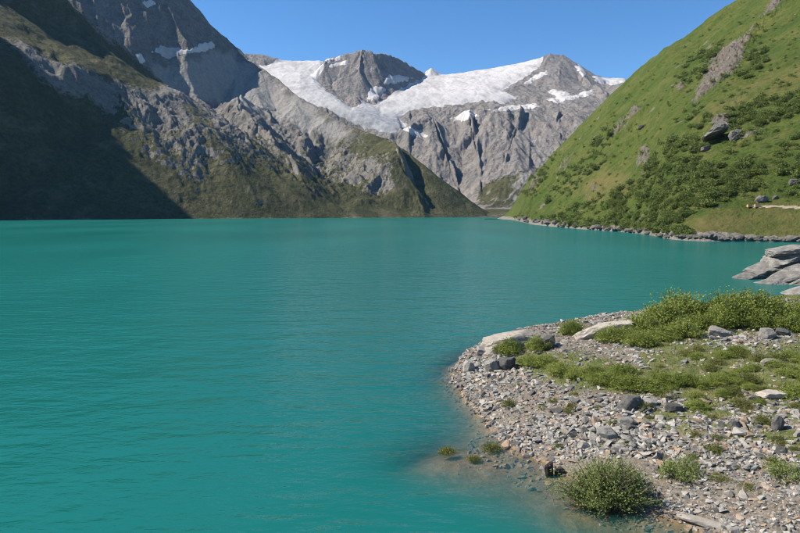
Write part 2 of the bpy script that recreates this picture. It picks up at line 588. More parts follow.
back = (LX / LY > -0.7) & (LY > 2050)
for i, (pl, lab) in enumerate(snow_polys_left):
    snow_patch("snow_patch", LX, LY, np.where(back, LZ, LZ - 60), lpx, lpy, pl, lab, "snow", 1.6, 4.0, i, "snow patches on the mountains", scale=26.0)

# ================================================================== FAR GLACIER MASSIF
us = np.linspace(-0.31, 0.42, 570)
ds = np.concatenate([np.linspace(1690, 2300, 50, endpoint=False), np.linspace(2300, 3300, 180, endpoint=False), np.linspace(3300, 4950, 190, endpoint=False), np.linspace(4950, 5800, 16)])
FX, FY = polar_grid(us, ds)


def ctrl(pts):
    w = np.array([point(*p) for p in pts])
    uu = w[:, 0] / w[:, 1]
    o_ = np.argsort(uu)
    return np.interp(us, uu[o_], w[o_, 1]), np.interp(us, uu[o_], w[o_, 2])


rows = [
    (np.full(us.shape, 1680.0), np.full(us.shape, -4.0)),
    (np.full(us.shape, 1790.0), np.full(us.shape, 4.0)),
    ctrl([(200, 212, 2000), (460, 211, 2000), (500, 208, 2100), (540, 203, 2150), (680, 195, 2200)]),
    ctrl([(200, 190, 2700), (400, 190, 2600), (440, 192, 2480), (470, 203, 2330), (485, 196, 2350), (505, 176, 2450), (530, 166, 2500), (560, 158, 2600), (680, 140, 2700)]),
    ctrl([(200, 100, 3100), (340, 108, 3100), (380, 122, 2980), (410, 133, 2900), (430, 126, 3000), (450, 119, 3080), (490, 112, 3150), (530, 112, 3150), (560, 116, 3100), (600, 120, 3100), (680, 110, 3200)]),
    ctrl([(200, 80, 3700), (300, 80, 3700), (330, 90, 3650), (380, 110, 3450), (420, 100, 3650), (480, 91, 3850), (540, 92, 3900), (600, 95, 3900), (680, 85, 4000)]),
    ctrl([(200, 62, 4300), (265, 66, 4300), (280, 62, 4400), (320, 61, 4500), (370, 70, 4600), (420, 74, 4700), (430, 75, 4700), (445, 76, 4700), (490, 69.5, 4800), (525, 63, 4800), (540, 59, 4800), (550, 57, 4800), (560, 57, 4800), (575, 66, 4800), (590, 74, 4900), (605, 79, 4900), (622, 79, 4900), (680, 85, 4900)]),
]
zb = rows[-1][1]
rows.append((np.full(us.shape, 5900.0), zb - 350))
FB = np.empty_like(FX)
for j in range(len(us)):
    FB[:, j] = np.interp(ds, [r[0][j] for r in rows], [r[1][j] for r in rows])
k = np.exp(-0.5 * (np.arange(-6, 7) / 2.6) ** 2); k /= k.sum()
sm = np.apply_along_axis(lambda c: np.convolve(np.pad(c, 6, mode='edge'), k, mode='valid'), 0, FB)
FB = np.where(FY < 4500, sm, FB)
peak = tent(FX, FY, [P(312, 88, 3850), P(319, 70, 3900), (P(326, 61, 3950)), P(345, 55, 4000), P(362, 50.5, 4000), P(372, 52, 4020), P(388, 56, 4200), P(405, 62, 4350), P(418, 70, 4480), P(428, 77, 4600)], 1.0, 1.25)
peak = np.maximum(peak, tent(FX, FY, [P(362, 50.5, 4000), P(359, 70, 3850), P(356, 90, 3720), P(352, 108, 3580)], 1.25, 0.62))
peak2 = tent(FX, FY, [P(535, 62, 4720), P(544, 56, 4760), P(551, 53.5, 4780), P(562, 54.5, 4780), P(574, 62, 4800), P(590, 72, 4850), P(603, 80, 4880)], 0.8, 0.75)
peak2 = np.maximum(peak2, tent(FX, FY, [P(551, 54, 4780), P(540, 70, 4500), P(522, 84, 4200), P(506, 96, 3900)], 0.9, 0.4))
peak2 = np.maximum(peak2, tent(FX, FY, [P(574, 62, 4780), P(585, 78, 4350), P(598, 88, 4000), P(610, 100, 3700)], 0.7, 0.5))
ridge3 = tent(FX, FY, [P(225, 60, 4500), P(246, 53, 4500), P(262, 54.5, 4500), P(280, 60, 4500), P(300, 63, 4500)], 0.8, 1.0)
ribs = np.full(FX.shape, -1e9)
for pts, a, b in (([P(520, 112, 3150), P(515, 135, 2900), P(508, 160, 2650), P(500, 185, 2420)], 1.3, 0.5),
                  ([P(470, 112, 3150), P(472, 140, 2850), P(478, 170, 2600), P(482, 200, 2360)], 1.2, 0.5),
                  ([P(560, 116, 3150), P(552, 140, 2900), P(545, 160, 2650)], 1.3, 0.5),
                  ([P(432, 126, 3020), P(445, 155, 2750), P(460, 190, 2480)], 1.1, 0.5)):
    ribs = np.maximum(ribs, tent(FX, FY, [p + np.array([0, 0, 14.0]) for p in pts], a, b))
FB = smax(FB, tent(FX, FY, [P(427, 71, 4690), P(431, 69, 4700), P(438, 73, 4700)], 0.9, 0.9), 6.0)
FB = smax(FB, peak, 12.0)
FB = smax(FB, peak2, 12.0)
FB = smax(FB, ridge3, 12.0)
FB = smax(FB, ribs, 20.0)
fpx, fpy = project(FX, FY, FB)
glacier_polys = [
    [(240, 78), (258, 70), (268, 66), (283, 60), (319, 58), (324, 68), (316, 80), (321, 88), (336, 97), (346, 106), (352, 109), (362, 104), (376, 106), (390, 97), (400, 90), (410, 86), (424, 79),
     (428, 68), (434, 66), (446, 73), (490, 66), (538, 56), (543, 58), (539, 66), (520, 80), (499, 92), (515, 98), (500, 104), (480, 101), (462, 104), (440, 105), (424, 107), (408, 112), (398, 118), (402, 128), (390, 134), (375, 128), (345, 118), (300, 100)],
]
patch_polys = [
    ([(450, 119), (462, 113), (470, 110), (480, 116), (464, 121)], "snow patch on the brown slabs below the glacier edge"),
    ([(484, 110), (510, 106), (536, 103), (540, 107), (515, 110), (495, 112)], "long snow strip on the ledge under the rocky summit"),
    ([(540, 101), (556, 97), (575, 95), (592, 90), (594, 94), (570, 100), (550, 105)], "snow streak below the right flank of the rocky summit"),
    ([(548, 92), (554, 89), (566, 92), (572, 97), (558, 98)], "snow blotch in the middle of the rocky summit flank"),
    ([(525, 83), (533, 76), (546, 71), (550, 73), (538, 79), (529, 84)], "snow streak on the left face of the rocky summit"),
    ([(572, 63), (580, 66), (588, 76), (582, 76)], "thin snow edge right of the rocky summit top"),
    ([(592, 77), (604, 77), (624, 76), (626, 82), (612, 85), (600, 84)], "bright snow saddle beside the green hillside"),
    ([(382, 84), (388, 76), (400, 75), (412, 78), (404, 82), (392, 84)], "snow patch high on the dark face of the round peak"),
    ([(366, 100), (370, 88), (380, 86), (386, 89), (380, 96), (370, 102)], "snow patch low on the dark face of the round peak"),
    ([(324, 60), (332, 57), (341, 57), (340, 60), (328, 62)], "upper snow streak on the left shoulder of the round peak"),
    ([(327, 67), (336, 63), (347, 61), (348, 64), (336, 67)], "lower snow streak on the left shoulder of the round peak"),
    ([(398, 118), (412, 128), (424, 133), (430, 137), (418, 137), (404, 130)], "dirty snow tongue in the gully behind the grassy ridge"),
    ([(253, 58), (258, 62), (264, 68), (258, 68)], "steep snow strip under the far dark ridge"),
]
gl_m = np.full(FX.shape, -1e9)
for p in glacier_polys:
    gl_m = np.maximum(gl_m, poly_dist(fpx, fpy, p))
rocky = sstep(-gl_m, -1.0, 3.0)
e = 14.0
gy_ = np.gradient(FB, axis=0) / np.gradient(FY, axis=0)
gu_ = np.gradient(FB, axis=1) / (np.gradient(FX, axis=1) + 1e-6)
gX = gu_
gY = gy_ - gu_ * (FX / FY)
fl = sstep(FB, 30, 120)
ero_f = erosion(FX, FY, gX, gY, 28.0, 430.0, 7, 77, 0.54)
low = sstep(fpy, 205, 165)
FZ = FB + rocky * fl * (ero_f * (0.55 + 0.45 * sstep(FY, 2200, 2600)) * np.where(FY > 4450, 0.28, np.where(FY > 3600, 0.5, 1.0))
                        + 8 * ridged(FX / 90, FY / 90, 5, 83, 0.5) * np.where(FY > 4450, 0.5, 1.0) + 5 * fbm(FX / 30, FY / 30, 3, 85))
FZ += (1 - rocky) * (5 * fbm(FX / 160, FY / 160, 4, 87) + 2.5 * ridged(FX / 40, FY / 90, 3, 89))
fpx, fpy = project(FX, FY, FZ)
cone = polys_mask(fpx, fpy, [[(478, 206), (498, 178), (512, 172), (530, 170), (540, 180), (520, 200), (505, 210)]], 5, 3 * fbm(FX / 40, FY / 40, 3, 93))
cone_green = polys_mask(fpx, fpy, [[(476, 206), (478, 190), (492, 178), (520, 172), (540, 168), (545, 200), (500, 210)]], 5, 4 * fbm(FX / 40, FY / 40, 3, 95))
grass_f = cone_green * 0.75 + sstep(60, FB, FB + 40) * 0 + np.where(FB < 25, 0.6, 0.0)
streak = sstep(fbm((fpx + fpy * 0.9) / 9.0 + 0.6 * fbm(FX / 50, FY / 50, 3, 98), fpy / 50.0, 3, 99), -0.15, 0.35)
scree_f = cone * (0.25 + 0.45 * streak) + 0.3 * cone * fbm(FX / 25, FY / 60, 3, 101)
o = grid_obj("mountain_far", FX, FY, FZ, M_FAR, {"grass": grass_f, "scree": scree_f})
tag(o, "far rocky massif with grey slabs below the glacier", kind="structure")
ice = sstep(fpy, 108, 124) * sstep(430, fpx, fpx + 30) + 0.35 * sstep(fpy, 90, 104)
gz = FZ + np.clip((gl_m + 3.5 * fbm(FX / 60, FY / 120, 5, 97, 0.65) + 1.0) * 1.8, -6, 7)
keep = gl_m > -2.5
o = grid_obj("glacier", FX, FY, gz, M_SNOW, {"ice": np.clip(ice, 0, 1)}, keep)
tag(o, "broad white glacier spread below the skyline between the peaks", kind="structure")
for i, (pl, lab) in enumerate(patch_polys):
    snow_patch("snow_patch", FX, FY, FZ, fpx, fpy, pl, lab, "snow", 2.6, 3.2, 20 + i, "snow patches on the mountains", scale=45.0)

# ================================================================== RIGHT HILLSIDE
us = np.concatenate([np.linspace(0.140, 0.70, 580), np.linspace(0.705, 1.3, 60)])
tt = np.concatenate([np.linspace(-0.06, 0.0, 10, endpoint=False), np.linspace(0, 1, 400) ** 1.55, np.linspace(1.02, 1.5, 14)])
sh = np.array([water_point(*p)[:2] for p in [(480, 219.2), (495, 219.2), (505, 219.3), (511, 219.6), (518, 221.3), (531, 224.6), (552, 226.6), (577, 228.8), (600, 230.5), (626, 232.3), (650, 235.2), (665, 238.6), (675, 239.8), (700, 241.2), (740, 241.6), (773, 242.0), (800, 242.5), (860, 243.5)]])
sh_u = np.append(sh[:, 0] / sh[:, 1], 1.4); sh_d = np.append(sh[:, 1], 235.0)
rd = np.array([point(*p) for p in [(480, 221, 1270), (494, 220, 1270), (502, 217.5, 1270), (507, 213, 1260), (512, 206, 1250), (520, 193, 1230), (530, 180, 1200), (543, 164, 1150), (560, 146, 1150), (580, 124, 1140), (600, 104, 1120), (620, 85, 1090), (640, 67, 1050), (660, 52, 1010), (675, 41, 980), (690, 33, 960), (705, 24, 940), (722, 11, 920), (740, 0, 900), (770, -18, 880), (800, -38, 860), (900, -110, 820), (1150, -280, 760)]])
rd_u = rd[:, 0] / rd[:, 1]
d_s = np.interp(us, sh_u, sh_d); d_r = np.interp(us, rd_u, rd[:, 1]); z_r = np.interp(us, rd_u, rd[:, 2])
kk = np.exp(-0.5 * (np.arange(-18, 19) / 7.0) ** 2); kk /= kk.sum()
d_s = np.convolve(np.pad(d_s, 18, mode='edge'), kk, mode='valid')
z_r = np.convolve(np.pad(z_r, 18, mode='edge'), np.exp(-0.5 * (np.arange(-18, 19) / 3.0) ** 2) / np.exp(-0.5 * (np.arange(-18, 19) / 3.0) ** 2).sum(), mode='valid')
U, T = np.meshgrid(us, tt)
RY = d_s + (d_r - d_s) * T + 0.010 * d_s * fbm(us * 16, us * 0 + 0.5, 3, 300, 0.4) * np.clip(1 - T / 0.08, 0, 1)
RX = U * RY
prof = np.where(T < 0, T * 1.2, np.where(T <= 1, T, 1 - (T - 1) * 1.1))
RZ = z_r * prof
up = sstep(T, 0.0, 0.10) * sstep(1.12, T, T + 0.12)
up = sstep(T, 0.0, 0.08) * np.clip(z_r / 70.0, 0, 1)
nearfade = np.clip(RY / 900.0, 0.25, 1.0)
# rolling ribs and shallow gullies that run down to the lake
along = RY + 0.35 * RX
RB = RZ.copy()
RZ = RZ + up * nearfade * (10 * fbm(along / 120, RX / 420, 4, 311) + 5.0 * fbm(RX / 38, RY / 50, 4, 313, 0.6)) * sstep(1.1, T, T + 0.1)
RZ = RZ + up * nearfade * (erosion(RX, RY, np.full_like(RX, 0.85), np.full_like(RX, -0.12), 6.5, 130.0, 5, 351, 0.5) - 2.0) * sstep(1.06, T, T + 0.1)
RZ = RZ + up * nearfade * 7.0 * (ridged((along + 30 * fbm(RX / 90, RY / 90, 3, 316)) / 110, RX / 600, 3, 317) - 0.3) * sstep(1.03, T, T + 0.1)
RZ = RZ + up * (1.5 * fbm(RX / 12, RY / 14, 4, 315, 0.65))
# level shelf of the track above the near shore
rpx, rpy = project(RX, RY, RZ)
rock_polys = [
    [(690, 107), (701, 78), (713, 56), (730, 46), (755, 28), (751, 41), (738, 71), (720, 85), (703, 98)],
    [(760, 20), (769, 7), (777, -4), (792, -2), (777, 12), (763, 20)],
    [(607, 142), (618, 125), (635, 108), (643, 111), (624, 131), (612, 142)],
    [(634, 163), (638, 148), (646, 146), (645, 159), (639, 169)],
    [(706, 128), (719, 114), (735, 108), (730, 122), (722, 130)],
    [(737, 139), (745, 134), (758, 127), (764, 131), (753, 141), (742, 143)],
    [(673, 90), (682, 82), (684, 88), (676, 95)],
    [(556, 176), (566, 160), (574, 156), (566, 170)],
    [(525, 196), (530, 184), (540, 172), (538, 184), (529, 197)],
    [(790, 108), (797, 100), (802, 104), (795, 112)],
    [(588, 190), (594, 184), (600, 188), (594, 196)],
    [(640, 157), (650, 150), (648, 170), (642, 175)],
]
wob = 8.0 * fbm(RX / 11, RY / 14, 5, 321, 0.65)
rk_m = polys_mask(rpx, rpy, rock_polys, 5.0, wob - 0.5)
shore_rock = sstep(3.2 + 2.6 * fbm(RX / 16, RY / 16, 3, 323) + 1.5 * sstep(RY, 400, 800), RZ, RZ + 1.2)
spots = sstep(fbm(RX / 22, RY / 30, 4, 325, 0.6), 0.34, 0.46) * 0.75
RZ = RZ + rk_m * np.clip(RY / 500, 0.6, 2) * (4.6 * ridged(RX / 16, RY / 20, 4, 331, 0.65) + 2.4 * ridged((RX + RZ) / 5.5, RY / 7.5, 3, 333) + 0.5)
shr = sstep(shore_rock, 0.2, 0.9) * sstep(RZ, -0.6, 0.6)
RZ = np.maximum(RZ, -25.0)
RZ = RZ + shr * (1.1 * ridged(RX / 7, RY / 7, 4, 335, 0.6) + 0.5)
grass_r = 1.05 - (0.85 + 0.55 * fbm(RX / 9, RY / 13, 4, 339, 0.6)) * rk_m - 1.2 * shore_rock - spots
pathm = polys_mask(rpx, rpy, [[(752, 207.4), (775, 207.2), (800, 208.6), (830, 210.4), (830, 209.0), (800, 207.2), (775, 206.0), (752, 206.4)]], 0.7)
scree_r = 0.9 * shore_rock * (RZ > -0.3) + 0.35 * rk_m * sstep(fbm(RX / 8, RY / 8, 3, 337), -0.2, 0.3)
dry_r = polys_mask(rpx, rpy, [[(690, 214), (730, 204), (762, 200), (806, 202), (806, 246), (690, 242)], [(690, 120), (740, 90), (806, 60), (806, 90), (750, 104), (700, 128)], [(560, 190), (600, 165), (640, 180), (600, 205)]], 14.0) * 0.75 + 0.35 * fbm(RX / 45, RY / 70, 4, 341)
HILL = grid_obj("hillside_right", RX, RY, RZ, M_RIGHT, {"grass": grass_r, "scree": scree_r, "dry": dry_r})
tag(HILL, "steep sunlit green hillside with rock outcrops above the lake", kind="structure")
RPX, RPY = project(RX, RY, RZ)


def path_material():
    t = NT("gravel_track")
    return t.finish(t.principled(t.ramp(t.noise(1.5, 4, 0.6), [(0.3, (0.17, 0.135, 0.09)), (0.7, (0.28, 0.235, 0.17))]), 0.95))


o = grid_obj("path", RX, RY, RZ + 0.12, path_material(), None, pathm > 0.5)
tag(o, "narrow pale gravel track across the foot of the hillside", kind="structure")


def hill_hit(px, py):
    """first visible surface point of the hillside seen at (px, py)"""
    a = (px - 400.0) / FPX; b = (266.5 - py) / FPX
    u = a / (CP + b * SP)
    j = int(np.clip(np.searchsorted(us, u), 1, len(us) - 1))
    col = RPY[:, j]
    run = np.minimum.accumulate(col[10:])
    i = int(np.argmax(run <= py)) + 10
    return np.array([RX[i, j], RY[i, j], RZ[i, j]])


# ================================================================== NEAR SPIT
FRONT = [(30, -60), (20, -20), (17.5, 2), (15, 12), (12.8, 18.5), (11.2, 22.3), (9.6, 23.9), (8.3, 25.6), (7.1, 27.4), (5.9, 29.6), (5.1, 32), (4.6, 34.8), (4.2, 38.5), (3.7, 41.8), (4.2, 45.5)]
BACK = [(4.2, 45.5), (5.6, 49.5), (8.2, 53.0), (12.5, 56.0), (18, 60), (25, 63), (33, 66.5), (42, 72), (55, 78), (66, 88), (70, 97), (72, 104), (76, 112), (90, 120), (150, 140)]
LAND = FRONT + BACK[1:] + [(400, 140), (400, -60)]


def spit_z(x, y, detail=True):
    s = poly_dist(x, y, LAND)
    s = s + 0.55 * fbm(x / 3.2, y / 3.2, 4, 401) * np.exp(-np.maximum(-s, 0) / 0.8)
    sf = line_dist(x, y, FRONT); sb = line_dist(x, y, BACK)
    ins = 3.3 * np.minimum(1 - np.exp(-np.maximum(s, 0) / 10.0), 1e9)
    back_f = 1 - np.exp(-(sb + 0.4) / 3.2)
    ins = np.where(sf < sb, ins, np.minimum(3.3 * back_f, 3.3 * (1 - np.exp(-(sf + 0.01) / 10.0))))
    ins = np.where(s > 0, ins, 0)
    ins = ins + np.clip((x - 48) / 20, 0, 1) * 0.6
    shelf = np.exp(-(((x - 1.8) / 7.0) ** 2 + ((y - 28.0) / 4.4) ** 2)) + 0.8 * np.exp(-(((x - 8) / 5.0) ** 2 + ((y - 22) / 4.0) ** 2))
    sl = 0.65 - 0.59 * np.clip(shelf, 0, 1)
    w = np.maximum(-s, 0)
    under = -sl * w - 0.03 * np.maximum(w - 3, 0) ** 2
    z = np.where(s > 0, ins, under)
    z = np.maximum(z, -14.0)
    if detail:
        z = z + (0.10 * fbm(x / 1.3, y / 1.3, 3, 405) + 0.25 * fbm(x / 6, y / 6, 3, 407)) * np.clip(np.abs(s) / 1.5, 0.25, 1)
    return z


gx1 = np.concatenate([np.arange(-16, -4, 0.8), np.arange(-4, 40, 0.20), np.arange(40, 85, 0.7), np.arange(85, 260, 8)])
gy1 = np.concatenate([np.arange(-60, 16, 4.0), np.arange(16, 75, 0.20), np.arange(75, 140, 0.8)])
SX, SY = np.meshgrid(gx1, gy1)
SZ = spit_z(SX, SY)
spx, spy = project(SX, SY, SZ)
GREEN = [
    [(640, 352), (700, 336), (740, 345), (810, 340), (810, 372), (700, 372), (640, 372)],
    [(596, 338), (640, 318), (662, 300), (700, 290), (760, 296), (810, 290), (810, 345), (775, 330), (735, 335), (700, 332), (690, 348), (660, 352), (620, 348)],
    [(490, 350), (510, 340), (545, 350), (580, 352), (600, 358), (640, 366), (680, 362), (720, 356), (770, 358), (810, 362), (810, 420), (760, 404), (700, 404), (660, 398), (620, 394), (570, 388), (530, 374), (505, 362)],
    [(650, 404), (700, 398), (760, 402), (810, 400), (810, 450), (770, 446), (720, 452), (680, 436), (640, 420)],
    [(655, 460), (702, 456), (706, 474), (660, 478)],
    [(765, 455), (810, 448), (810, 480), (775, 478)],
    [(556, 320), (575, 316), (585, 330), (560, 336)],
]


def green_mask(px_, py_, x_, y_):
    m = polys_mask(px_, py_, GREEN, 9.0, 9 * fbm(x_ / 2.2, y_ / 2.2, 5, 411, 0.6))
    thin = sstep(py_ + 0.12 * (px_ - 700), 398, 425)
    return m * (1 - thin * sstep(fbm(x_ / 1.4, y_ / 1.4, 4, 413), -0.25, 0.25) * 0.9)


green = green_mask(spx, spy, SX, SY)


def spit_material():
    t = NT("stony_soil")
    a = t.noise(1.2, 5, 0.6); b = t.noise(7.0, 5, 0.65)
    soil = t.ramp(b, [(0.3, (0.075, 0.062, 0.048)), (0.5, (0.14, 0.12, 0.095)), (0.72, (0.25, 0.225, 0.185))])
    soil = t.mix(t.math('MULTIPLY', t.remap(a, 0.5, 0.7), 0.6), soil, (0.17, 0.105, 0.06))
    gr = t.ramp(a, [(0.3, (0.06, 0.08, 0.02)), (0.5, (0.10, 0.11, 0.032)), (0.65, (0.17, 0.14, 0.07))])
    gr = t.mix(t.math('MULTIPLY', t.remap(b, 0.45, 0.65), 0.6), gr, (0.05, 0.07, 0.018))
    f = t.remap(t.math('ADD', t.attr("green"), t.math('MULTIPLY', t.math('SUBTRACT', b, 0.5), 1.4)), 0.35, 0.65)
    c = t.mix(f, soil, gr)
    mud = t.ramp(a, [(0.3, (0.16, 0.10, 0.055)), (0.7, (0.27, 0.185, 0.11))])
    mud = t.mix(t.math('MULTIPLY', t.remap(b, 0.4, 0.75), 0.35), mud, (0.15, 0.125, 0.09))
    c = t.mix(t.attr("mud"), c, mud)
    nb = t.bump(t.math('ADD', a, t.math('MULTIPLY', b, 0.6)), 0.9, 0.12)
    return t.finish(t.principled(c, t.remap(t.attr("mud"), 0, 1, 0.95, 0.6), nb, 0.25))


M_SPIT = spit_material()
mud = sstep(0.12 + 0.12 * fbm(SX / 1.5, SY / 1.5, 3, 415), SZ, SZ + 0.12)
tag(grid_obj("ground_spit", SX, SY, SZ, M_SPIT, {"green": green, "mud": mud}), "stony bank of soil and grass running into the lake", kind="structure")

# ------------------------------------------------------------------ the lake
lu = np.concatenate([np.linspace(-1.5, -0.10, 46, endpoint=False), np.linspace(-0.10, 0.30, 200, endpoint=False), np.linspace(0.30, 1.5, 60)])
ly = np.concatenate([np.linspace(-55, 14, 12, endpoint=False), np.arange(14, 64, 0.28), np.geomspace(64, 2100, 60)])
WU, WY = np.meshgrid(lu, ly)
WX = WU * (WY + 60.0)
WD = np.clip(-spit_z(WX, WY), 0, 30)
WD = np.where((WX < -14) | (WY > 138), 30.0, WD)
lake = grid_obj("lake", WX, WY, np.zeros_like(WX), M_LAKE, {"depth": WD})
tag(lake, "calm turquoise glacial lake with fine ripples", kind="structure")

# ================================================================== OBJECTS ON THE BANK
def spit_hit(px, py):
    """ground point of the bank seen at (px, py)"""
    d = np.arange(14.0, 125.0, 0.05)
    a = (px - 400.0) / FPX; b = (266.5 - py) / FPX
    dy = CP + b * SP; dz = -SP + b * CP
    x = a / dy * d; z = CAM_H + dz / dy * d
    g = np.maximum(spit_z(x, d), -0.25)
    i = int(np.argmax(z <= g))
    return np.array([x[i], d[i], g[i]])


def stone_material(name, c0, c1, c2, rough=0.85, sc=1.0):
    t = NT(name)
    oi = t.n("ShaderNodeObjectInfo").outputs["Random"]
    p = t.objpos()
    a = t.noise(2.6 * sc, 5, 0.65, vec=p); b = t.noise(14.0 * sc, 4, 0.65, vec=p)
    lay = t.noise(3.0 * sc, 4, 0.6, vec=t.mapping(p, (0.6, 0.6, 4.5), (0.3, 0.2, 0)))
    c = t.ramp(t.math('ADD', t.math('MULTIPLY', a, 0.6), t.math('MULTIPLY', lay, 0.4)), [(0.32, c0), (0.5, c1), (0.68, c2)])
    c = t.mix(t.math('MULTIPLY', t.remap(b, 0.45, 0.7), 0.5), c, c0)
    br = t.remap(oi, 0, 1, 0.72, 1.22)
    mul = t.n("ShaderNodeVectorMath", operation='SCALE')
    t.set(mul.inputs[0], c); t.set(mul.inputs["Scale"], br)
    nb = t.bump(t.math('ADD', a, t.math('MULTIPLY', t.math('ADD', b, lay), 0.4)), 0.7, 0.08 / sc)
    return t.finish(t.principled(mul.outputs[0], rough, nb, 0.25))


ST = {
    "pale grey": stone_material("pale_stone", (0.175, 0.16, 0.14), (0.265, 0.245, 0.215), (0.355, 0.33, 0.29)),
    "mid grey": stone_material("grey_stone", (0.125, 0.118, 0.108), (0.195, 0.185, 0.168), (0.275, 0.262, 0.238)),
    "dark grey": stone_material("dark_stone", (0.045, 0.043, 0.041), (0.08, 0.076, 0.07), (0.125, 0.118, 0.108)),
    "rusty brown": stone_material("rusty_stone", (0.17, 0.115, 0.075), (0.27, 0.195, 0.135), (0.36, 0.285, 0.21)),
}
TONES = ["pale grey", "mid grey", "dark grey", "rusty brown"]
M_WET = stone_material("wet_stone", (0.014, 0.012, 0.011), (0.024, 0.02, 0.017), (0.04, 0.034, 0.03), 0.35)
M_SLAB = stone_material("slab_stone", (0.20, 0.175, 0.145), (0.31, 0.275, 0.23), (0.41, 0.37, 0.315))

import bmesh
stone_tpl = []
for i in range(26):
    bm = bmesh.new()
    n = random.randint(11, 15)
    fl_ = random.uniform(0.34, 0.62); wd_ = random.uniform(0.55, 0.85)
    for _ in range(n):
        v = np.array([random.gauss(0, 1) for _ in range(3)]); v /= np.linalg.norm(v)
        v = np.sign(v) * np.abs(v) ** 0.75 * random.uniform(0.82, 1.05)
        bm.verts.new((0.5 * v[0], 0.5 * wd_ * v[1], 0.5 * fl_ * v[2]))
    bmesh.ops.convex_hull(bm, input=bm.verts, use_existing_faces=False)
    bmesh.ops.delete(bm, geom=[v for v in bm.verts if not v.link_faces], context='VERTS')
    bmesh.ops.triangulate(bm, faces=bm.faces)
    bm.verts.index_update()
    stone_tpl.append((np.array([v.co[:] for v in bm.verts]), np.array([[v.index for v in f.verts] for f in bm.faces])))
    bm.free()
stone_mesh = [mesh_from("stone", v, f, ST["mid grey"], smooth=False) for v, f in stone_tpl]

BUSH_POLY = [(556, 478), (575, 462), (600, 459), (640, 462), (655, 480), (655, 505), (610, 517), (570, 512)]
N = 92000
sx = RNG.uniform(1.0, 42, N); sy = np.where(RNG.random(N) < 0.4, RNG.uniform(17, 32, N), RNG.uniform(17, 70, N))
sz = spit_z(sx, sy)
qx, qy = project(sx, sy, sz)
land = poly_dist(sx, sy, LAND)
g_s = green_mask(qx, qy, sx, sy)
clump = fbm(sx / 2.5, sy / 2.5, 3, 431)
tipm = np.exp(-(((qx - 485) / 45) ** 2 + ((qy - 372) / 30) ** 2))
dens = 0.95 * (1 - 0.86 * g_s) * np.clip(0.78 + 0.9 * clump + 0.5 * tipm, 0.12, 1)
dens = np.where(land < -0.2, 0.45 * np.exp(land / 1.5), dens)
dens = np.where(poly_dist(qx, qy, BUSH_POLY) > -2, dens * 0.15, dens)
mud_zone = polys_mask(qx, qy, [[(505, 440), (535, 448), (560, 462), (640, 458), (650, 466), (560, 476), (520, 462)]], 8)
dens = dens * (1 - 0.7 * mud_zone)
ok = (RNG.random(N) < dens) & (qx > 400) & (qx < 815) & (qy < 548) & (land > -2.2) & (sz > -0.5)
size = np.exp(RNG.normal(math.log(0.225), 0.45, N)) * (1 + 0.35 * tipm) * np.where(qy > 470, 0.72, 1.0)
big_zone = np.exp(-(((qx - 620) / 55) ** 2 + ((qy - 425) / 22) ** 2)) + 0.7 * np.exp(-(((qx - 735) / 60) ** 2 + ((qy - 345) / 14) ** 2))
size = np.clip(size * (1 + 0.35 * big_zone), 0.06, 0.85)
idx = np.nonzero(ok)[0]
tone = RNG.choice(4, N, p=[0.38, 0.34, 0.17, 0.11])
tone = np.where((sz < 0.12) & (RNG.random(N) < 0.6), 2, tone)
tone = np.where(sz < -0.02, np.where(RNG.random(N) < 0.7, 3, 1), tone)
tpl = RNG.integers(0, len(stone_tpl), N)
yaw = RNG.normal(0.35, 0.9, N); tx = RNG.normal(0, 0.28, N); ty = RNG.normal(0, 0.28, N)
app = size / sy
order = idx[np.argsort(-app[idx])]


def rotm(a, b, c):
    ca, sa, cb, sb, cc, sc_ = math.cos(a), math.sin(a), math.cos(b), math.sin(b), math.cos(c), math.sin(c)
    rx = np.array([[1, 0, 0], [0, ca, -sa], [0, sa, ca]]); ry = np.array([[cb, 0, sb], [0, 1, 0], [-sb, 0, cb]]); rz = np.array([[cc, -sc_, 0], [sc_, cc, 0], [0, 0, 1]])
    return rz @ ry @ rx


def stone_zone(px, py, ld):
    if px < 530 and py < 402: return "in the heap on the rocky tip of the bank"
    if ld < 0.25: return "lying in the shallow water along the bank"
    if py < 350: return "among the bushes along the top of the bank"
    if py > 470 and px > 640: return "on the gravel right of the big waterside bush"
    if px < 600: return "on the stony slope between the tip and the big bush"
    if px < 690: return "on the stony slope above the big waterside bush"
    return "on the thinly grassed gravel near the right edge"


N_ONE = 290
for i in order[:N_ONE]:
    ob = bpy.data.objects.new("stone", stone_mesh[tpl[i]])
    ob.location = (sx[i], sy[i], sz[i] + size[i] * 0.04)
    ob.rotation_euler = (tx[i], ty[i], yaw[i]); ob.scale = (size[i] * 1.05,) * 3
    COL.objects.link(ob)
    ob.material_slots[0].link = 'OBJECT'; ob.material_slots[0].material = ST[TONES[tone[i]]]
    z_ = stone_zone(qx[i], qy[i], land[i])
    tag(ob, "%s angular stone %s" % (TONES[tone[i]], z_), "stone", "%s stones %s" % (TONES[tone[i]], z_))

vs, fs, fa, off = [], [], [], 0
for i in order[N_ONE:]:
    v, f = stone_tpl[tpl[i]]
    w = (v * size[i] * 1.05) @ rotm(tx[i], ty[i], yaw[i]).T + (sx[i], sy[i], sz[i] + size[i] * 0.04)
    vs.append(w); fs.append(f + off); off += len(v)
    fa.append(np.full(len(f), (0.9, 0.55, 0.2, 0.75)[tone[i]] + RNG.uniform(-0.12, 0.12) + (2.0 if tone[i] == 3 else 0.0)))
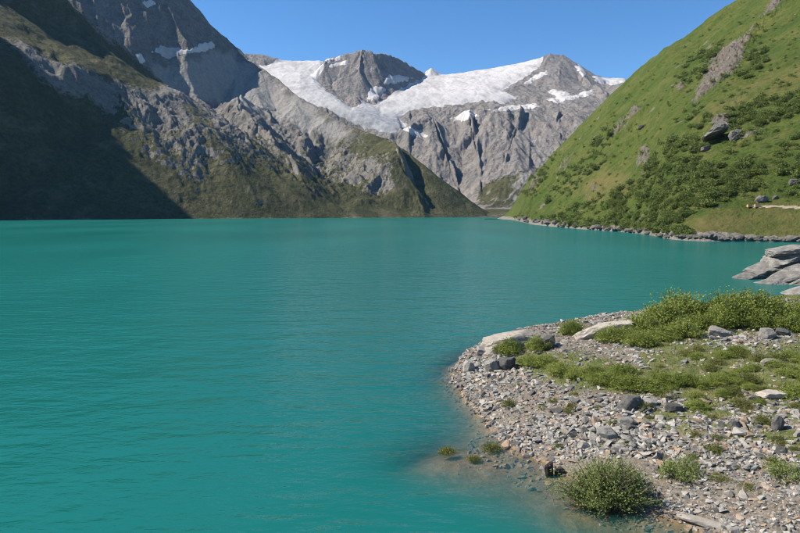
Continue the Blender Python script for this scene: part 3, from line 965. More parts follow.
# fine gravel between the stones
N2 = 30000
x2 = RNG.uniform(1.0, 40, N2); y2 = RNG.uniform(17, 58, N2); z2 = spit_z(x2, y2)
q2x, q2y = project(x2, y2, z2); l2 = poly_dist(x2, y2, LAND)
g2 = green_mask(q2x, q2y, x2, y2)
m2 = polys_mask(q2x, q2y, [[(505, 440), (535, 448), (560, 462), (640, 458), (650, 466), (560, 476), (520, 462)]], 8)
ok2 = (RNG.random(N2) < np.where(l2 < 0, 0.15, 0.9 * (1 - 0.9 * g2) * (1 - 0.5 * m2))) & (q2x > 400) & (q2x < 812) & (q2y < 545) & (z2 > -0.35)
tet = np.array([[0.5, 0.05, 0], [-0.15, 0.4, -0.05], [-0.45, -0.2, 0.0], [0.1, -0.35, 0.05], [0.05, 0.0, 0.3]])
tf = np.array([[0, 1, 4], [1, 2, 4], [2, 3, 4], [3, 0, 4]])
for i in np.nonzero(ok2)[0]:
    s_ = math.exp(RNG.normal(math.log(0.10), 0.3))
    w = (tet * s_ * RNG.uniform(0.7, 1.3, (5, 3))) @ rotm(RNG.normal(0, 0.2), RNG.normal(0, 0.2), RNG.uniform(0, 6.28)).T + (x2[i], y2[i], z2[i])
    vs.append(w); fs.append(tf + off); off += 5
    fa.append(np.full(4, RNG.choice([0.9, 0.8, 0.55, 0.5, 0.3, 2.75]) + RNG.uniform(-0.12, 0.12)))


def rubble_material():
    t = NT("rubble")
    v = t.attr("tone")
    rusty = t.math('GREATER_THAN', v, 1.5)
    base = t.math('SUBTRACT', v, t.math('MULTIPLY', rusty, 2.0))
    c = t.ramp(base, [(0.1, (0.06, 0.06, 0.06)), (0.5, (0.175, 0.167, 0.152)), (1.0, (0.335, 0.312, 0.275))])
    c = t.mix(rusty, c, (0.28, 0.205, 0.145))
    b = t.noise(9.0, 4, 0.65)
    c = t.mix(t.math('MULTIPLY', t.remap(b, 0.45, 0.7), 0.4), c, (0.12, 0.115, 0.105))
    return t.finish(t.principled(c, 0.88, t.bump(b, 0.5, 0.04), 0.25))


rub = mesh_obj("rubble", np.concatenate(vs), np.concatenate(fs), rubble_material(), face_attrs={"tone": np.concatenate(fa)}, smooth=False)
tag(rub, "small broken stones and gravel covering the bank", kind="stuff")


# ------------------------------------------------------------------ larger rocks, each its own shape
def rock_mesh(name, size, seed, mat, planes=15, rough=0.05, strata=0.0, subdiv=4, rot=(0, 0, 0)):
    """rock broken along flat planes, with bedding steps"""
    rg = np.random.default_rng(seed)
    bm = bmesh.new()
    bmesh.ops.create_icosphere(bm, subdivisions=subdiv, radius=1.0)
    v = np.array([p.co[:] for p in bm.verts]); bm.verts.index_update()
    f = np.array([[p.index for p in q.verts] for q in bm.faces]); bm.free()
    nrm = rg.normal(0, 1, (planes, 3)); nrm /= np.linalg.norm(nrm, axis=1)[:, None]
    nrm = np.concatenate([nrm, np.eye(3), -np.eye(3)])
    dd = np.concatenate([rg.uniform(0.70, 0.98, planes), rg.uniform(0.8, 0.95, 6)])
    dots = np.maximum(v @ nrm.T, 1e-3)
    r = np.min(dd / dots, axis=1)
    r = np.minimum(r, 1.35)
    p = v * r[:, None]
    sz_ = np.array(size)
    q = p * sz_
    n1 = ridged(p[:, 0] * 1.7 + p[:, 2] * 1.2, p[:, 1] * 1.7 - p[:, 2] * 0.9 + 0.4 * p[:, 0], 5, seed, 0.55)
    n2 = fbm(p[:, 0] * 4 + p[:, 2] * 3, p[:, 1] * 4 + 2 * p[:, 2] + 7, 3, seed + 9)
    p = p * (1 + rough * n1 + rough * 0.8 * n2)[:, None]
    if strata:
        lay = (p[:, 2] + 0.25 * p[:, 0] + 0.05 * n2) * 7.0
        st = np.abs((lay % 1.0) - 0.5) * 2
        p[:, :2] *= (1 + strata * (sstep(st, 0.2, 0.8) - 0.5) * (0.7 + 0.3 * n1))[:, None]
    q = (p * sz_) @ rotm(*rot).T
    return mesh_from(name, q, f, mat, smooth=False)


def place_rock(name, px, py, wpx, hpx, label, cat, seed, mat, depth=0.7, sink=0.25, at=None, **kw):
    g = spit_hit(px, py) if at is None else at
    s_ = g[1] / FPX
    sz_ = (wpx * s_ * 0.5, wpx * s_ * 0.5 * depth, hpx * s_ * 0.5)
    ob = link(bpy.data.objects.new(name, rock_mesh(name, sz_, seed, mat, **kw)))
    ob.location = (g[0], g[1], g[2] + sz_[2] * (1 - 2 * sink))
    tag(ob, label, cat)
    return ob


place_rock("rock_slab", 513, 348, 80, 26, "long flat pale brown slab on the tip of the spit", "rock", 501, M_SLAB, 0.35, 0.35, rough=0.03, strata=0.05, rot=(0.0, -0.12, 0.05))
place_rock("rock_slab", 606, 336, 70, 20, "long low brown-grey slab beside the leafy thicket edge", "rock", 502, M_SLAB, 0.35, 0.3, rough=0.03, strata=0.05, rot=(0.0, -0.14, 0.0))
place_rock("boulder", 547, 348, 17, 17, "dark block against the right end of the long pale slab", "rock", 503, ST["dark grey"], 0.8, 0.25)
place_rock("boulder", 718, 336, 24, 15, "pale grey boulder lying alone below the leafy thicket", "rock", 504, ST["pale grey"], 0.7, 0.3)
place_rock("boulder", 630, 409, 24, 19, "dark peaked boulder at the upper edge of the stone field", "rock", 505, ST["dark grey"], 0.8, 0.25)
place_rock("boulder", 648, 406, 18, 12, "grey wedge-shaped boulder leaning against the dark peaked one", "rock", 506, ST["mid grey"], 0.8, 0.25)
place_rock("boulder", 607, 438, 20, 17, "rounded grey boulder on the stones above the waterside bush", "rock", 507, ST["mid grey"], 0.8, 0.25)
place_rock("boulder", 628, 424, 20, 11, "flat grey boulder between the dark peaked rock and waterside bush", "rock", 517, ST["mid grey"], 0.8, 0.3)
place_rock("boulder", 673, 411, 18, 11, "dark grey angular boulder at the end of the grass strip", "rock", 518, ST["dark grey"], 0.8, 0.3)
place_rock("boulder", 736, 428, 10, 11, "small dark upright boulder in the thin grass", "rock", 508, ST["dark grey"], 0.8, 0.25)
place_rock("boulder", 778, 430, 13, 18, "dark leaning rock propped on the grass by the right edge", "rock", 509, ST["dark grey"], 0.6, 0.2, rot=(0.0, 0.5, 0.2))
place_rock("rock_slab", 769, 396, 30, 9, "flat brown slab lying in the green grass", "rock", 510, M_SLAB, 0.8, 0.35, rough=0.02)
place_rock("boulder", 469, 372, 14, 19, "pale upright boulder at the front of the stony tip", "rock", 511, ST["pale grey"], 0.7, 0.25)
place_rock("boulder", 507, 369, 18, 17, "dark boulder in the middle of the stony tip", "rock", 512, ST["dark grey"], 0.9, 0.25)
place_rock("boulder", 493, 370, 17, 16, "dark brown boulder beside the pale upright one on the tip", "rock", 513, ST["mid grey"], 0.9, 0.25)
place_rock("boulder", 483, 354, 16, 12, "grey boulder under the left end of the long pale slab", "rock", 514, ST["mid grey"], 0.9, 0.25)
place_rock("boulder", 549, 477, 10, 20, "black wet stump-like rock standing in the shallows", "rock", 515, M_WET, 0.8, 0.18)
place_rock("boulder", 560, 474, 12, 9, "small black wet rock beside the stump-like one", "rock", 516, M_WET, 0.8, 0.3)
place_rock("boulder", 767, 338, 15, 15, "pale split boulder at the foot of the thicket", "rock", 519, ST["pale grey"], 0.7, 0.25)
place_rock("boulder", 782, 335, 15, 10, "dark flat-topped boulder under the thicket near the right edge", "rock", 520, ST["dark grey"], 0.7, 0.25)
place_rock("rock_slab", 702, 524, 54, 8, "long pale strip of rock along the waterline at the bottom edge", "rock", 521, M_SLAB, 0.3, 0.3, rough=0.03, rot=(0, 0.0, -0.55))
place_rock("boulder", 583, 448, 13, 10, "pale flat boulder on the stones above the red mud", "rock", 522, ST["pale grey"], 0.7, 0.25)
place_rock("boulder", 770, 364, 22, 7, "low pale ledge stone in the grass near the right edge", "rock", 523, ST["pale grey"], 0.6, 0.3)

# the ledges at the far right, beyond the thicket
M_LEDGE = stone_material("ledge_stone", (0.07, 0.065, 0.058), (0.17, 0.16, 0.145), (0.29, 0.275, 0.25), 0.9, 0.3)
def ledge(label, blocks, seed):
    root = bpy.data.objects.new("rock_ledge", None); root.location = (blocks[0][0], blocks[0][1], 0.0)
    COL.objects.link(root); tag(root, label, "rock")
    for i, (x_, y_, z_, a_, b_, c_, tilt) in enumerate(blocks):
        ob = link(bpy.data.objects.new("block", rock_mesh("block", (a_, b_, c_), seed + i, M_LEDGE, 14, 0.085, 0.03, 4, (0.1, tilt, 0.12 * (i % 3 - 1)))), root)
        ob.location = (x_ - blocks[0][0], y_ - blocks[0][1], z_)


# x, y, z, half sizes, tilt
ledge("tall layered rock ledge with a dark overhang above the bay",
      [(69.0, 111, 0.2, 6.5, 3.6, 1.8, -0.40), (69.0, 110.4, 2.0, 4.8, 3.2, 1.5, -0.50), (70.4, 110, 3.8, 4.0, 3.0, 1.3, -0.45), (71.2, 109.6, 5.2, 3.4, 2.6, 0.8, -0.22), (76.5, 112, 3.2, 5.5, 4.0, 2.9, -0.2), (63.6, 110, 0.0, 2.2, 2.0, 0.9, -0.2)], 531)
ledge("broad layered rock ledge sloping into the bay",
      [(66.5, 104, -0.3, 6.0, 3.4, 1.7, -0.38), (69.0, 103, 1.0, 5.5, 3.2, 1.3, -0.45), (72.5, 103.5, 2.4, 5.6, 3.0, 1.4, -0.42), (76.5, 103.5, 3.9, 4.6, 3.0, 1.4, -0.36), (63.3, 102, -0.3, 3.0, 2.4, 0.9, -0.25), (69.0, 100.5, 0.0, 4.0, 2.0, 1.0, -0.3)], 541)
ledge("pale low rock ledge just behind the leafy thicket",
      [(59.5, 87, -0.4, 7.5, 3.2, 1.5, -0.30), (62.5, 86, 0.9, 6.0, 2.8, 1.3, -0.32), (66.0, 85.5, 2.1, 5.0, 2.8, 1.2, -0.28)], 551)
for k_, (x_, y_, a_, b_) in enumerate([(1.6, 51.5, 1.3, 0.6), (-0.4, 52.3, 1.0, 0.5), (3.4, 50.2, 0.9, 0.6), (2.4, 45.4, 0.8, 0.4), (1.2, 45.9, 0.6, 0.3)]):
    ob = link(bpy.data.objects.new("sunken_rock", rock_mesh("sunken_rock", (a_, b_, 0.35), 560 + k_, ST["dark grey"], 12, 0.06)))
    ob.location = (x_, y_, -0.39)
    tag(ob, "dark rock just under the water off the tip of the spit", "rock", "sunken rocks off the tip of the spit")


# ------------------------------------------------------------------ bushes
def leaf_material(name, c0, c1, c2, trans=0.3):
    t = NT(name)
    tn = t.attr("tone")
    oi = t.n("ShaderNodeObjectInfo").outputs["Random"]
    c = t.ramp(t.math('ADD', tn, t.math('MULTIPLY', t.math('SUBTRACT', oi, 0.5), 0.35)), [(0.1, c0), (0.5, c1), (0.95, c2)])
    p = t.principled(c, 0.6, None, 0.25)
    tr = t.n("ShaderNodeBsdfTranslucent"); t.set(tr.inputs["Color"], c)
    m = t.n("ShaderNodeMixShader"); m.inputs[0].default_value = trans
    t.t.links.new(p, m.inputs[1]); t.t.links.new(tr.outputs[0], m.inputs[2])
    return t.finish(m.outputs[0])


def bark_material():
    t = NT("bark")
    b = t.noise(12, 4, 0.6)
    return t.finish(t.principled(t.ramp(b, [(0.3, (0.05, 0.04, 0.03)), (0.7, (0.14, 0.115, 0.09))]), 0.9))


M_ALDER = leaf_material("alder_leaf", (0.10, 0.135, 0.022), (0.19, 0.235, 0.042), (0.30, 0.33, 0.09), 0.42)
M_WILLOW = leaf_material("willow_leaf", (0.11, 0.145, 0.035), (0.21, 0.255, 0.075), (0.35, 0.39, 0.17), 0.42)
M_HERB = leaf_material("herb_leaf", (0.075, 0.09, 0.02), (0.14, 0.155, 0.035), (0.23, 0.21, 0.075), 0.42)
M_HILLSHRUB = leaf_material("hill_shrub_leaf", (0.055, 0.082, 0.018), (0.092, 0.126, 0.028), (0.14, 0.17, 0.042), 0.38)
M_HILLSHRUB2 = leaf_material("light_shrub_leaf", (0.07, 0.095, 0.02), (0.11, 0.145, 0.03), (0.17, 0.20, 0.05), 0.3)
M_BARK = bark_material()


def bush_arrays(seed, w, dp, h, stems, leaves, leaf, lean=0.0, narrow=0.45, start=0.35):
    """shoots that arch out of the base, each with leaves along its outer part"""
    rg = np.random.default_rng(seed)
    lv, lt, sv, sf = [], [], [], []
    lob = rg.uniform(0, 6.28, 3)
    for k_ in range(stems):
        az = rg.uniform(0, 2 * math.pi); el = math.acos(rg.uniform(0.02, 1.0))
        rr = rg.uniform(0.72, 1.08) * (1 + 0.16 * math.sin(3 * az + lob[0]) + 0.10 * math.sin(5 * az + lob[1]))
        if rg.random() < 0.12: rr *= rg.uniform(1.1, 1.35)
        tip = np.array([0.5 * w * math.sin(el) * math.cos(az) * rr, 0.5 * dp * math.sin(el) * math.sin(az) * rr, h * (0.12 + 0.88 * math.cos(el)) * rg.uniform(0.8, 1.08) * (1.0 if rr < 1.15 else 1.2)])
        base = np.array([tip[0] * 0.35 + rg.normal(0, 0.03 * w), tip[1] * 0.35 + rg.normal(0, 0.03 * w), -0.05])
        mid = (base + tip) * 0.5 + np.array([0, 0, 0.18 * h])
        ts = np.linspace(0, 1, 5)[:, None]
        pts = (1 - ts) ** 2 * base + 2 * ts * (1 - ts) * mid + ts ** 2 * tip
        if k_ % 2 == 0:
            r0 = 0.008 * (w + h)
            ring = np.array([[1, 0, 0], [-0.5, 0.87, 0], [-0.5, -0.87, 0]])
            o0 = sum(len(a) for a in sv)
            for q, p_ in enumerate(pts):
                sv.append(p_ + ring * r0 * (1 - 0.8 * q / 4))
            for q in range(4):
                for e_ in range(3):
                    a0 = o0 + q * 3 + e_; a1 = o0 + q * 3 + (e_ + 1) % 3
                    sf.append((a0, a1, a1 + 3, a0 + 3))
        st_tone = rg.normal(0.5, 0.13)
        t_ = rg.uniform(start, 1.04, leaves)[:, None]
        c = (1 - t_) ** 2 * base + 2 * t_ * (1 - t_) * mid + t_ ** 2 * tip + rg.normal(0, 1, (leaves, 3)) * leaf * np.array([1.4, 1.4, 1.0])
        c[:, 2] = np.maximum(c[:, 2], 0.02)
        d1 = rg.normal(0, 1, (leaves, 3)) + (tip - base) / (np.linalg.norm(tip - base) + 1e-6) * 0.8
        d1 /= np.linalg.norm(d1, axis=1)[:, None]
        up_ = rg.normal(0, 0.6, (leaves, 3)) + np.array([0, 0, 1.0]) + 0.5 * np.array([math.cos(az), math.sin(az), 0])
        d2 = np.cross(up_, d1); d2 /= np.linalg.norm(d2, axis=1)[:, None] + 1e-6
        ll = leaf * rg.uniform(0.7, 1.35, (leaves, 1))
        nn = np.cross(d1, d2)
        quad = np.stack([c - d1 * ll * 0.5, c + d2 * ll * narrow * 0.5 + nn * ll * 0.08, c + d1 * ll * 0.6, c - d2 * ll * narrow * 0.5 + nn * ll * 0.08], axis=1)
        lv.append(quad.reshape(-1, 3))
        lt.append(np.clip(rg.normal(st_tone, 0.14, leaves), 0, 1))
    lv = np.concatenate(lv); lt = np.concatenate(lt)
    return lv, np.arange(len(lv)).reshape(-1, 4), lt, np.concatenate(sv), np.array(sf)


def bush_proto(seed, w, dp, h, stems, leaves, leaf, mat, **kw):
    a = bush_arrays(seed, w, dp, h, stems, leaves, leaf, **kw)
    return mesh_from("foliage", a[0], a[1], mat, face_attrs={"tone": a[2]}, smooth=False), mesh_from("stems", a[3], a[4], M_BARK)


def put_bush(name, proto, loc, rz, sc, label, cat, group=None):
    root = bpy.data.objects.new(name, None)
    root.empty_display_size = 0.2
    root.location = loc; root.rotation_euler = (0, 0, rz); root.scale = sc
    COL.objects.link(root)
    tag(root, label, cat, group)
    link(bpy.data.objects.new("foliage", proto[0]), root)
    link(bpy.data.objects.new("stems", proto[1]), root)
    return root


big = bush_proto(601, 4.3, 3.0, 2.0, 420, 30, 0.085, M_WILLOW, narrow=0.5, start=0.3)
g = spit_hit(612, 512)
put_bush("willow_bush", big, (g[0], g[1] + 0.6, max(g[2], 0.0) - 0.05), 0.2, (0.97, 1, 0.9), "large rounded grey-green willow bush at the water's edge", "bush")
alder = [bush_proto(610 + i, 2.6, 2.4, 1.5, 170, 30, 0.095, M_ALDER, narrow=0.7) for i in range(4)]
willow = [bush_proto(620 + i, 2.4, 2.0, 0.95, 120, 28, 0.085, M_WILLOW, narrow=0.5) for i in range(2)]
herb = [bush_proto(630 + i, 1.5, 1.4, 0.5, 70, 22, 0.09, M_HERB, narrow=0.5, start=0.2) for i in range(4)]


def bush_at(name, protos, px, py, wpx, hmul, label, cat, group=None, w0=2.6):
    g_ = spit_hit(px, py)
    if name == "water_plant": g_[2] = 0.0
    s_ = wpx * g_[1] / FPX / w0 * random.uniform(0.8, 1.15); hmul = hmul * random.uniform(0.75, 1.25)
    put_bush(name, protos[random.randrange(len(protos))], (g_[0], g_[1], g_[2] - 0.03), random.uniform(0, 6.28), (s_, s_, s_ * hmul), label, cat, group)


bush_at("willow_bush", willow, 681, 476, 48, 1.0, "low wide grey-green bush on the gravel beside the big one", "bush", w0=2.4)
bush_at("willow_bush", willow, 790, 477, 52, 1.0, "low grey-green bush cut by the right edge of the photo", "bush", w0=2.4)
bush_at("alder_bush", alder, 571, 334, 24, 1.3, "small upright bush on the skyline behind the long pale slab", "bush")
bush_at("alder_bush", alder, 508, 354, 34, 0.8, "bush growing in front of the long pale slab", "bush")
bush_at("alder_bush", alder, 537, 350, 26, 1.0, "bush beside the dark block on the slab's right end", "bush")
bush_at("alder_bush", alder, 722, 397, 20, 0.9, "single dark green bush in the grass left of the flat brown slab", "bush")
bush_at("alder_bush", alder, 697, 408, 30, 0.6, "low bush in the grass above the gravel slope", "bush")
ORD = "first second third fourth fifth sixth seventh eighth ninth tenth eleventh twelfth thirteenth fourteenth fifteenth sixteenth seventeenth eighteenth nineteenth twentieth".split()
TOP = [(610, 342, 30), (626, 340, 36), (645, 334, 40), (640, 345, 34), (662, 326, 46), (664, 340, 36), (682, 322, 48), (684, 336, 40), (704, 320, 52), (702, 330, 40), (726, 320, 54), (728, 326, 46), (748, 322, 52), (768, 320, 50), (788, 322, 52), (806, 324, 52), (756, 328, 34), (790, 331, 34)]
for (px, py, w_) in TOP:
    bush_at("alder_bush", alder, px, py, w_, 0.85, "leafy green bush in the thicket topping the bank, %s from its left end" % ORD[sorted(q[0] for q in TOP).index(px)], "bush", "bushes of the thicket along the top of the bank")
BAND = [(528, 364, 26), (545, 366, 32), (560, 372, 32), (578, 378, 36), (592, 374, 32), (606, 384, 34), (632, 388, 40), (650, 390, 44), (662, 384, 36), (622, 376, 28), (684, 384, 30), (728, 378, 24), (752, 370, 22), (774, 366, 26), (796, 376, 30), (800, 398, 34), (740, 384, 18)]
for (px, py, w_) in BAND:
    bush_at("alder_bush", alder, px, py, w_, 0.62, "low bush in the green band across the bank, %s from its left end" % ORD[sorted(q[0] for q in BAND).index(px)], "bush", "low bushes of the green band across the bank")
for (px, py, w_) in [(447, 457, 20), (474, 462, 20), (492, 453, 22)]:
    bush_at("water_plant", herb, px, py, w_, 0.8, "small green plant tuft in the shallows, %s of three from the left" % ORD[{447: 0, 474: 1, 492: 2}[px]], "plant", "plant tufts in the shallow water", 1.5)
for j in range(44):
    px, py = random.uniform(655, 806), random.uniform(350, 436)
    if py > 404 + (px - 655) * 0.2: continue
    w_ = random.uniform(12, 26)
    if j % 3 == 0:
        bush_at("alder_bush", alder, px, py, w_, 0.6, "low leafy bush among grass and stones on the right of the bank", "bush", "low bushes among grass and stones on the right")
    else:
        bush_at("herb_tuft", herb, px, py, w_, 0.9, "spreading herb tuft in the grassy part of the bank", "plant", "herb tufts in the grass", 1.5)
k_ = 0
while k_ < 46:
    px, py = random.uniform(500, 806), random.uniform(385, 500)
    if px < 700 - (py - 400) * 0.2 and random.random() < 0.55: continue
    if py > 440 + (px - 500) * 0.22: continue
    if py > 452 and px < 668: continue
    bush_at("herb_tuft", herb, px, py, random.uniform(9, 22), random.uniform(0.6, 1.0), "small green herb tuft growing between the stones", "plant", "herb tufts between the stones", 1.5)
    k_ += 1

# ------------------------------------------------------------------ grass of the bank
NB = 60000
bx_ = RNG.uniform(3, 44, NB); by_ = RNG.uniform(18, 68, NB); bz_ = spit_z(bx_, by_)
bpx, bpy_ = project(bx_, by_, bz_)
gm = green_mask(bpx, bpy_, bx_, by_)
okb = (RNG.random(NB) < np.clip(gm * 0.9 + 0.04, 0, 1)) & (poly_dist(bx_, by_, LAND) > 0.6) & (bpx < 815) & (bpy_ < 540)
ii = np.nonzero(okb)[0]
n = len(ii)
ln = RNG.uniform(0.10, 0.30, n)[:, None]; az = RNG.uniform(0, 6.28, n)
root = np.stack([bx_[ii], by_[ii], bz_[ii] - 0.02], -1)
side = np.stack([np.cos(az), np.sin(az), np.zeros(n)], -1) * RNG.uniform(0.012, 0.03, n)[:, None]
lean = np.stack([RNG.normal(0, 0.45, n), RNG.normal(0, 0.45, n), np.ones(n)], -1)
gv = np.stack([root - side, root + side, root + lean * ln], 1).reshape(-1, 3)
gt = np.clip(0.5 + 0.35 * fbm(bx_[ii] / 3, by_[ii] / 3, 3, 441) + RNG.normal(0, 0.15, n), 0, 1)
gr_o = mesh_obj("grass", gv, np.arange(3 * n).reshape(-1, 3), M_HERB, face_attrs={"tone": gt}, smooth=False)
tag(gr_o, "short green grass and herbs covering the upper bank", kind="stuff")

# ================================================================== OBJECTS ON THE RIGHT HILLSIDE
shrub_tpl = []
for i in range(6):
    a = bush_arrays(700 + i, 1.0, 1.0, 0.72, 25, 6, 0.185, narrow=0.95, start=0.3)
    shrub_tpl.append((a[0], a[1], a[2]))
shrub_mesh = []
for i in range(6):
    a = bush_arrays(750 + i, 1.0, 1.0, 0.72, 70, 14, 0.105, narrow=0.9, start=0.25)
    shrub_mesh.append(mesh_from("alder_shrub", a[0], a[1], M_HILLSHRUB, face_attrs={"tone": a[2]}, smooth=False))
THICK = [
    ([(640, 182), (655, 158), (672, 142), (690, 138), (700, 148), (695, 164), (718, 168), (735, 184), (726, 200), (700, 206), (690, 216), (662, 229), (640, 228), (610, 222), (580, 224), (556, 220), (575, 208), (600, 200), (620, 190)], 560, "in the dense thicket above the shore rocks"),
    ([(735, 114), (758, 100), (785, 99), (806, 92), (806, 112), (780, 118), (757, 128), (737, 138), (730, 126)], 110, "in the dark thicket right of the overhanging rock"),
    ([(728, 182), (742, 166), (758, 164), (766, 180), (752, 192), (734, 190)], 50, "in the small clump left of the track"),
    ([(545, 206), (556, 178), (588, 160), (606, 142), (604, 160), (584, 178), (560, 204)], 110, "in the slanting strip below the rock scar"),
    ([(586, 156), (598, 136), (616, 128), (606, 146)], 40, "beside the rock scar in the middle of the slope"),
    ([(676, 84), (690, 64), (704, 52), (722, 40), (714, 58), (698, 80)], 60, "above the big grey outcrop high on the slope"),
    ([(738, 80), (752, 54), (764, 48), (766, 60), (750, 80)], 45, "right of the big grey outcrop high on the slope"),
    ([(522, 196), (530, 178), (545, 160), (556, 148), (550, 168), (532, 198)], 70, "on the far end of the slope by the valley head"),
    ([(700, 108), (720, 132), (706, 150), (690, 140), (684, 120)], 24, "left of the overhanging rock"),
    ([(770, 160), (806, 130), (806, 200), (780, 195)], 30, "scattered on the grass near the right edge"),
    ([(515, 214), (530, 190), (620, 90), (740, 10), (800, 20), (800, 200), (700, 200), (560, 222)], 620, "scattered singly on the open grassy slope"),
    ([(512, 216), (560, 218), (620, 226), (680, 232), (690, 236), (640, 231), (560, 225)], 90, "along the foot of the slope above the water"),
]
shrubs = []
for poly, cnt, where in THICK:
    xs_ = [p[0] for p in poly]; ys_ = [p[1] for p in poly]
    got = 0; tries = 0
    while got < cnt and tries < cnt * 12:
        tries += 1
        x_, y_ = random.uniform(min(xs_), max(xs_)), random.uniform(min(ys_), max(ys_))
        dd_ = float(poly_dist(np.array([x_]), np.array([y_]), poly)[0])
        if dd_ < -1.0 - 2 * random.random(): continue
        if float(gnoise(np.array([x_ / 9.0]), np.array([y_ / 7.0]), 717)[0]) < -0.12 and random.random() < 0.85: continue
        p_ = hill_hit(x_, y_)
        if p_[2] < 1.5: continue
        s_ = random.choice((1.0, 1.0, 0.65, 1.3)) * random.uniform(1.8, 4.2) * (random.uniform(0.3, 0.7) if "singly" in where else 1.0) * (1.0 + 0.5 * min(1.0, p_[1] / 1100))
        shrubs.append((s_ / p_[1], s_, p_, where)); got += 1
shrubs.sort(key=lambda q: -q[0])
vs, fs, fa, off = [], [], [], 0
for k_, (ap_, s_, p_, where) in enumerate(shrubs):
    ti = random.randrange(6); rz = random.uniform(0, 6.28); hz = random.uniform(0.75, 1.05)
    if k_ < 290:
        ob = bpy.data.objects.new("alder_shrub", shrub_mesh[ti])
        ob.location = (p_[0], p_[1], p_[2] - 0.15); ob.rotation_euler = (0, 0, rz); ob.scale = (s_, s_, s_ * hz)
        COL.objects.link(ob)
        if k_ % 3 == 0:
            ob.material_slots[0].link = 'OBJECT'; ob.material_slots[0].material = M_HILLSHRUB2
        tag(ob, "%s green shrub " % ("light" if k_ % 3 == 0 else "dark") + where, "shrub", "%s shrubs " % ("light" if k_ % 3 == 0 else "dark") + where)
    else:
        v, f, t_ = shrub_tpl[ti]
        vs.append((v * (s_, s_, s_ * hz)) @ rotm(0, 0, rz).T + p_ - (0, 0, 0.15)); fs.append(f + off); fa.append(t_); off += len(v)
if vs:
    ob = mesh_obj("shrubbery", np.concatenate(vs), np.concatenate(fs), M_HILLSHRUB, face_attrs={"tone": np.concatenate(fa)}, smooth=False)
    tag(ob, "many small dark shrubs spread over the farther hillside", kind="stuff")

# boulders of the hillside
M_HROCK = stone_material("hill_stone", (0.05, 0.045, 0.04), (0.115, 0.105, 0.092), (0.20, 0.185, 0.163), 0.9, 0.22)


def hill_rock(name, px, py, wpx, hpx, label, seed, depth=0.8, lift=0.0, rot=(0, 0, 0), group=None, mat=None, sub=4, **kw):
    g_ = hill_hit(px, py); s_ = g_[1] / FPX
    sz_ = (wpx * s_ * 0.5, wpx * s_ * 0.5 * depth, hpx * s_ * 0.5)
    ob = link(bpy.data.objects.new(name, rock_mesh(name, sz_, seed, mat or M_HROCK, 20, 0.11, 0.06, sub, rot)))
    ob.location = (g_[0], g_[1], g_[2] + sz_[2] * 0.4 + lift * s_)
    tag(ob, label, "rock", group)


hill_rock("boulder", 720, 126, 24, 14, "huge grey rock face standing above the cave on the hillside", 801, 0.9, -8.0, (0.2, -0.6, 0.3))
hill_rock("boulder", 715, 142, 30, 8, "long overhanging block roofing the dark cave on the hillside", 802, 1.0, 7.0, (-0.35, -0.45, -0.2))
hill_rock("boulder", 734, 140, 12, 16, "upright block at the right side of the hillside cave", 803, 0.8, 0.0, (0.0, 0.2, 0.0))
hill_rock("boulder", 706, 151, 9, 7, "pale boulder under the hillside cave", 804)
hill_rock("boulder", 761, 202, 11, 10, "grey slanting boulder beside the timber stacks on the track", 805, 0.7, 0.0, (0, -0.5, 0))
hill_rock("boulder", 775, 199, 6, 5, "small grey boulder above the track", 806)
hill_rock("boulder", 793, 184, 10, 8, "grey boulder in the grass by the right edge of the slope", 807)
hill_rock("boulder", 640, 130, 6, 5, "small pale boulder in the middle of the open slope", 808)
for j in range(70):
    px = 520 + 280 * (j + random.random()) / 70
    sy_ = float(np.interp(px, [505, 518, 531, 552, 577, 600, 626, 650, 665, 675, 700, 740, 773, 800], [219, 221.3, 224.6, 226.6, 228.8, 230.5, 232.3, 235.2, 238.6, 239.8, 241.2, 241.6, 242, 242.5]))
    hill_rock("shore_rock", px, sy_ - random.uniform(0.6, 4.0), random.uniform(5, 12), random.uniform(2.5, 5.5), "pale broken rock on the lake shore below the green hillside", 820 + j, 0.7, 0.0, (0, random.uniform(-0.2, 0.2), random.uniform(-0.6, 0.6)), "pale rocks along the far shore", None, 3)


# two stacks of sawn boards by the track
def timber_material():
    t = NT("fresh_timber")
    g_ = t.noise(3.0, 4, 0.6, vec=t.mapping(t.objpos(), (0.5, 4, 4)))
    return t.finish(t.principled(t.ramp(g_, [(0.3, (0.42, 0.25, 0.11)), (0.7, (0.56, 0.36, 0.17))]), 0.7))


M_TIMBER = timber_material()


def box_arrays(x0, x1, y0, y1, z0, z1):
    v = np.array([(x0, y0, z0), (x1, y0, z0), (x1, y1, z0), (x0, y1, z0), (x0, y0, z1), (x1, y0, z1), (x1, y1, z1), (x0, y1, z1)])
    return v, np.array([(0, 3, 2, 1), (4, 5, 6, 7), (0, 1, 5, 4), (1, 2, 6, 5), (2, 3, 7, 6), (3, 0, 4, 7)])


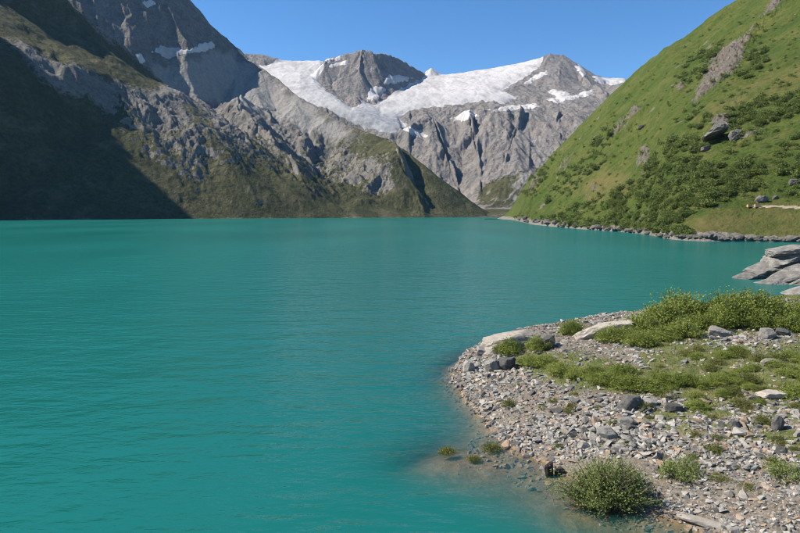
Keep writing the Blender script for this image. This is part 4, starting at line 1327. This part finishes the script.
for px, lab in ((749.0, "pale orange timber stack on the hillside, the left of two"), (756.3, "pale orange timber stack next to the slanting grey boulder")):
    g_ = hill_hit(px, 208.0)
    root = bpy.data.objects.new("timber_stack", None); root.location = (g_[0], g_[1] - 0.4, g_[2] + 0.15); root.rotation_euler = (0, 0, random.uniform(-0.15, 0.15))
    COL.objects.link(root); tag(root, lab, "timber", "timber stacks by the track")
    v, f = box_arrays(-1.15, 1.15, -0.5, 0.5, 0, 0.22)
    bme = mesh_from("board", v, f, M_TIMBER, smooth=False)
    for k_ in range(5):
        b_ = link(bpy.data.objects.new("board", bme), root)
        b_.location = (random.uniform(-0.08, 0.08), random.uniform(-0.05, 0.05), 0.25 * k_ + 0.02)
    v, f = box_arrays(-1.0, -0.8, -0.52, 0.52, -0.8, 0.0)
    bl = mesh_from("bearer", v, f, M_BARK, smooth=False)
    for x_ in (0.0, 1.8):
        b_ = link(bpy.data.objects.new("bearer", bl), root); b_.location = (x_, 0, 0)

# ------------------------------------------------------------------ haze
def haze_box():
    x0, x1, y0, y1, z0, z1 = -5200, 5200, -400, 6400, -40, 1480
    v = [(x0, y0, z0), (x1, y0, z0), (x1, y1, z0), (x0, y1, z0), (x0, y0, z1), (x1, y0, z1), (x1, y1, z1), (x0, y1, z1)]
    f = [(0, 3, 2, 1), (4, 5, 6, 7), (0, 1, 5, 4), (1, 2, 6, 5), (2, 3, 7, 6), (3, 0, 4, 7)]
    t = NT("air_haze")
    pv = t.n("ShaderNodeVolumePrincipled")
    pv.inputs["Color"].default_value = (0.28, 0.55, 1.0, 1)
    pv.inputs["Density"].default_value = 0.000012
    pv.inputs["Density Attribute"].default_value = ""
    pv.inputs["Anisotropy"].default_value = 0.1
    t.t.links.new(pv.outputs[0], t.out.inputs["Volume"])
    try:
        t.mat.cycles.homogeneous_volume = True
    except Exception:
        pass
    o_ = mesh_obj("haze", v, f, t.mat, smooth=False)
    tag(o_, "thin blue mountain haze filling the valley air", kind="stuff")


haze_box()
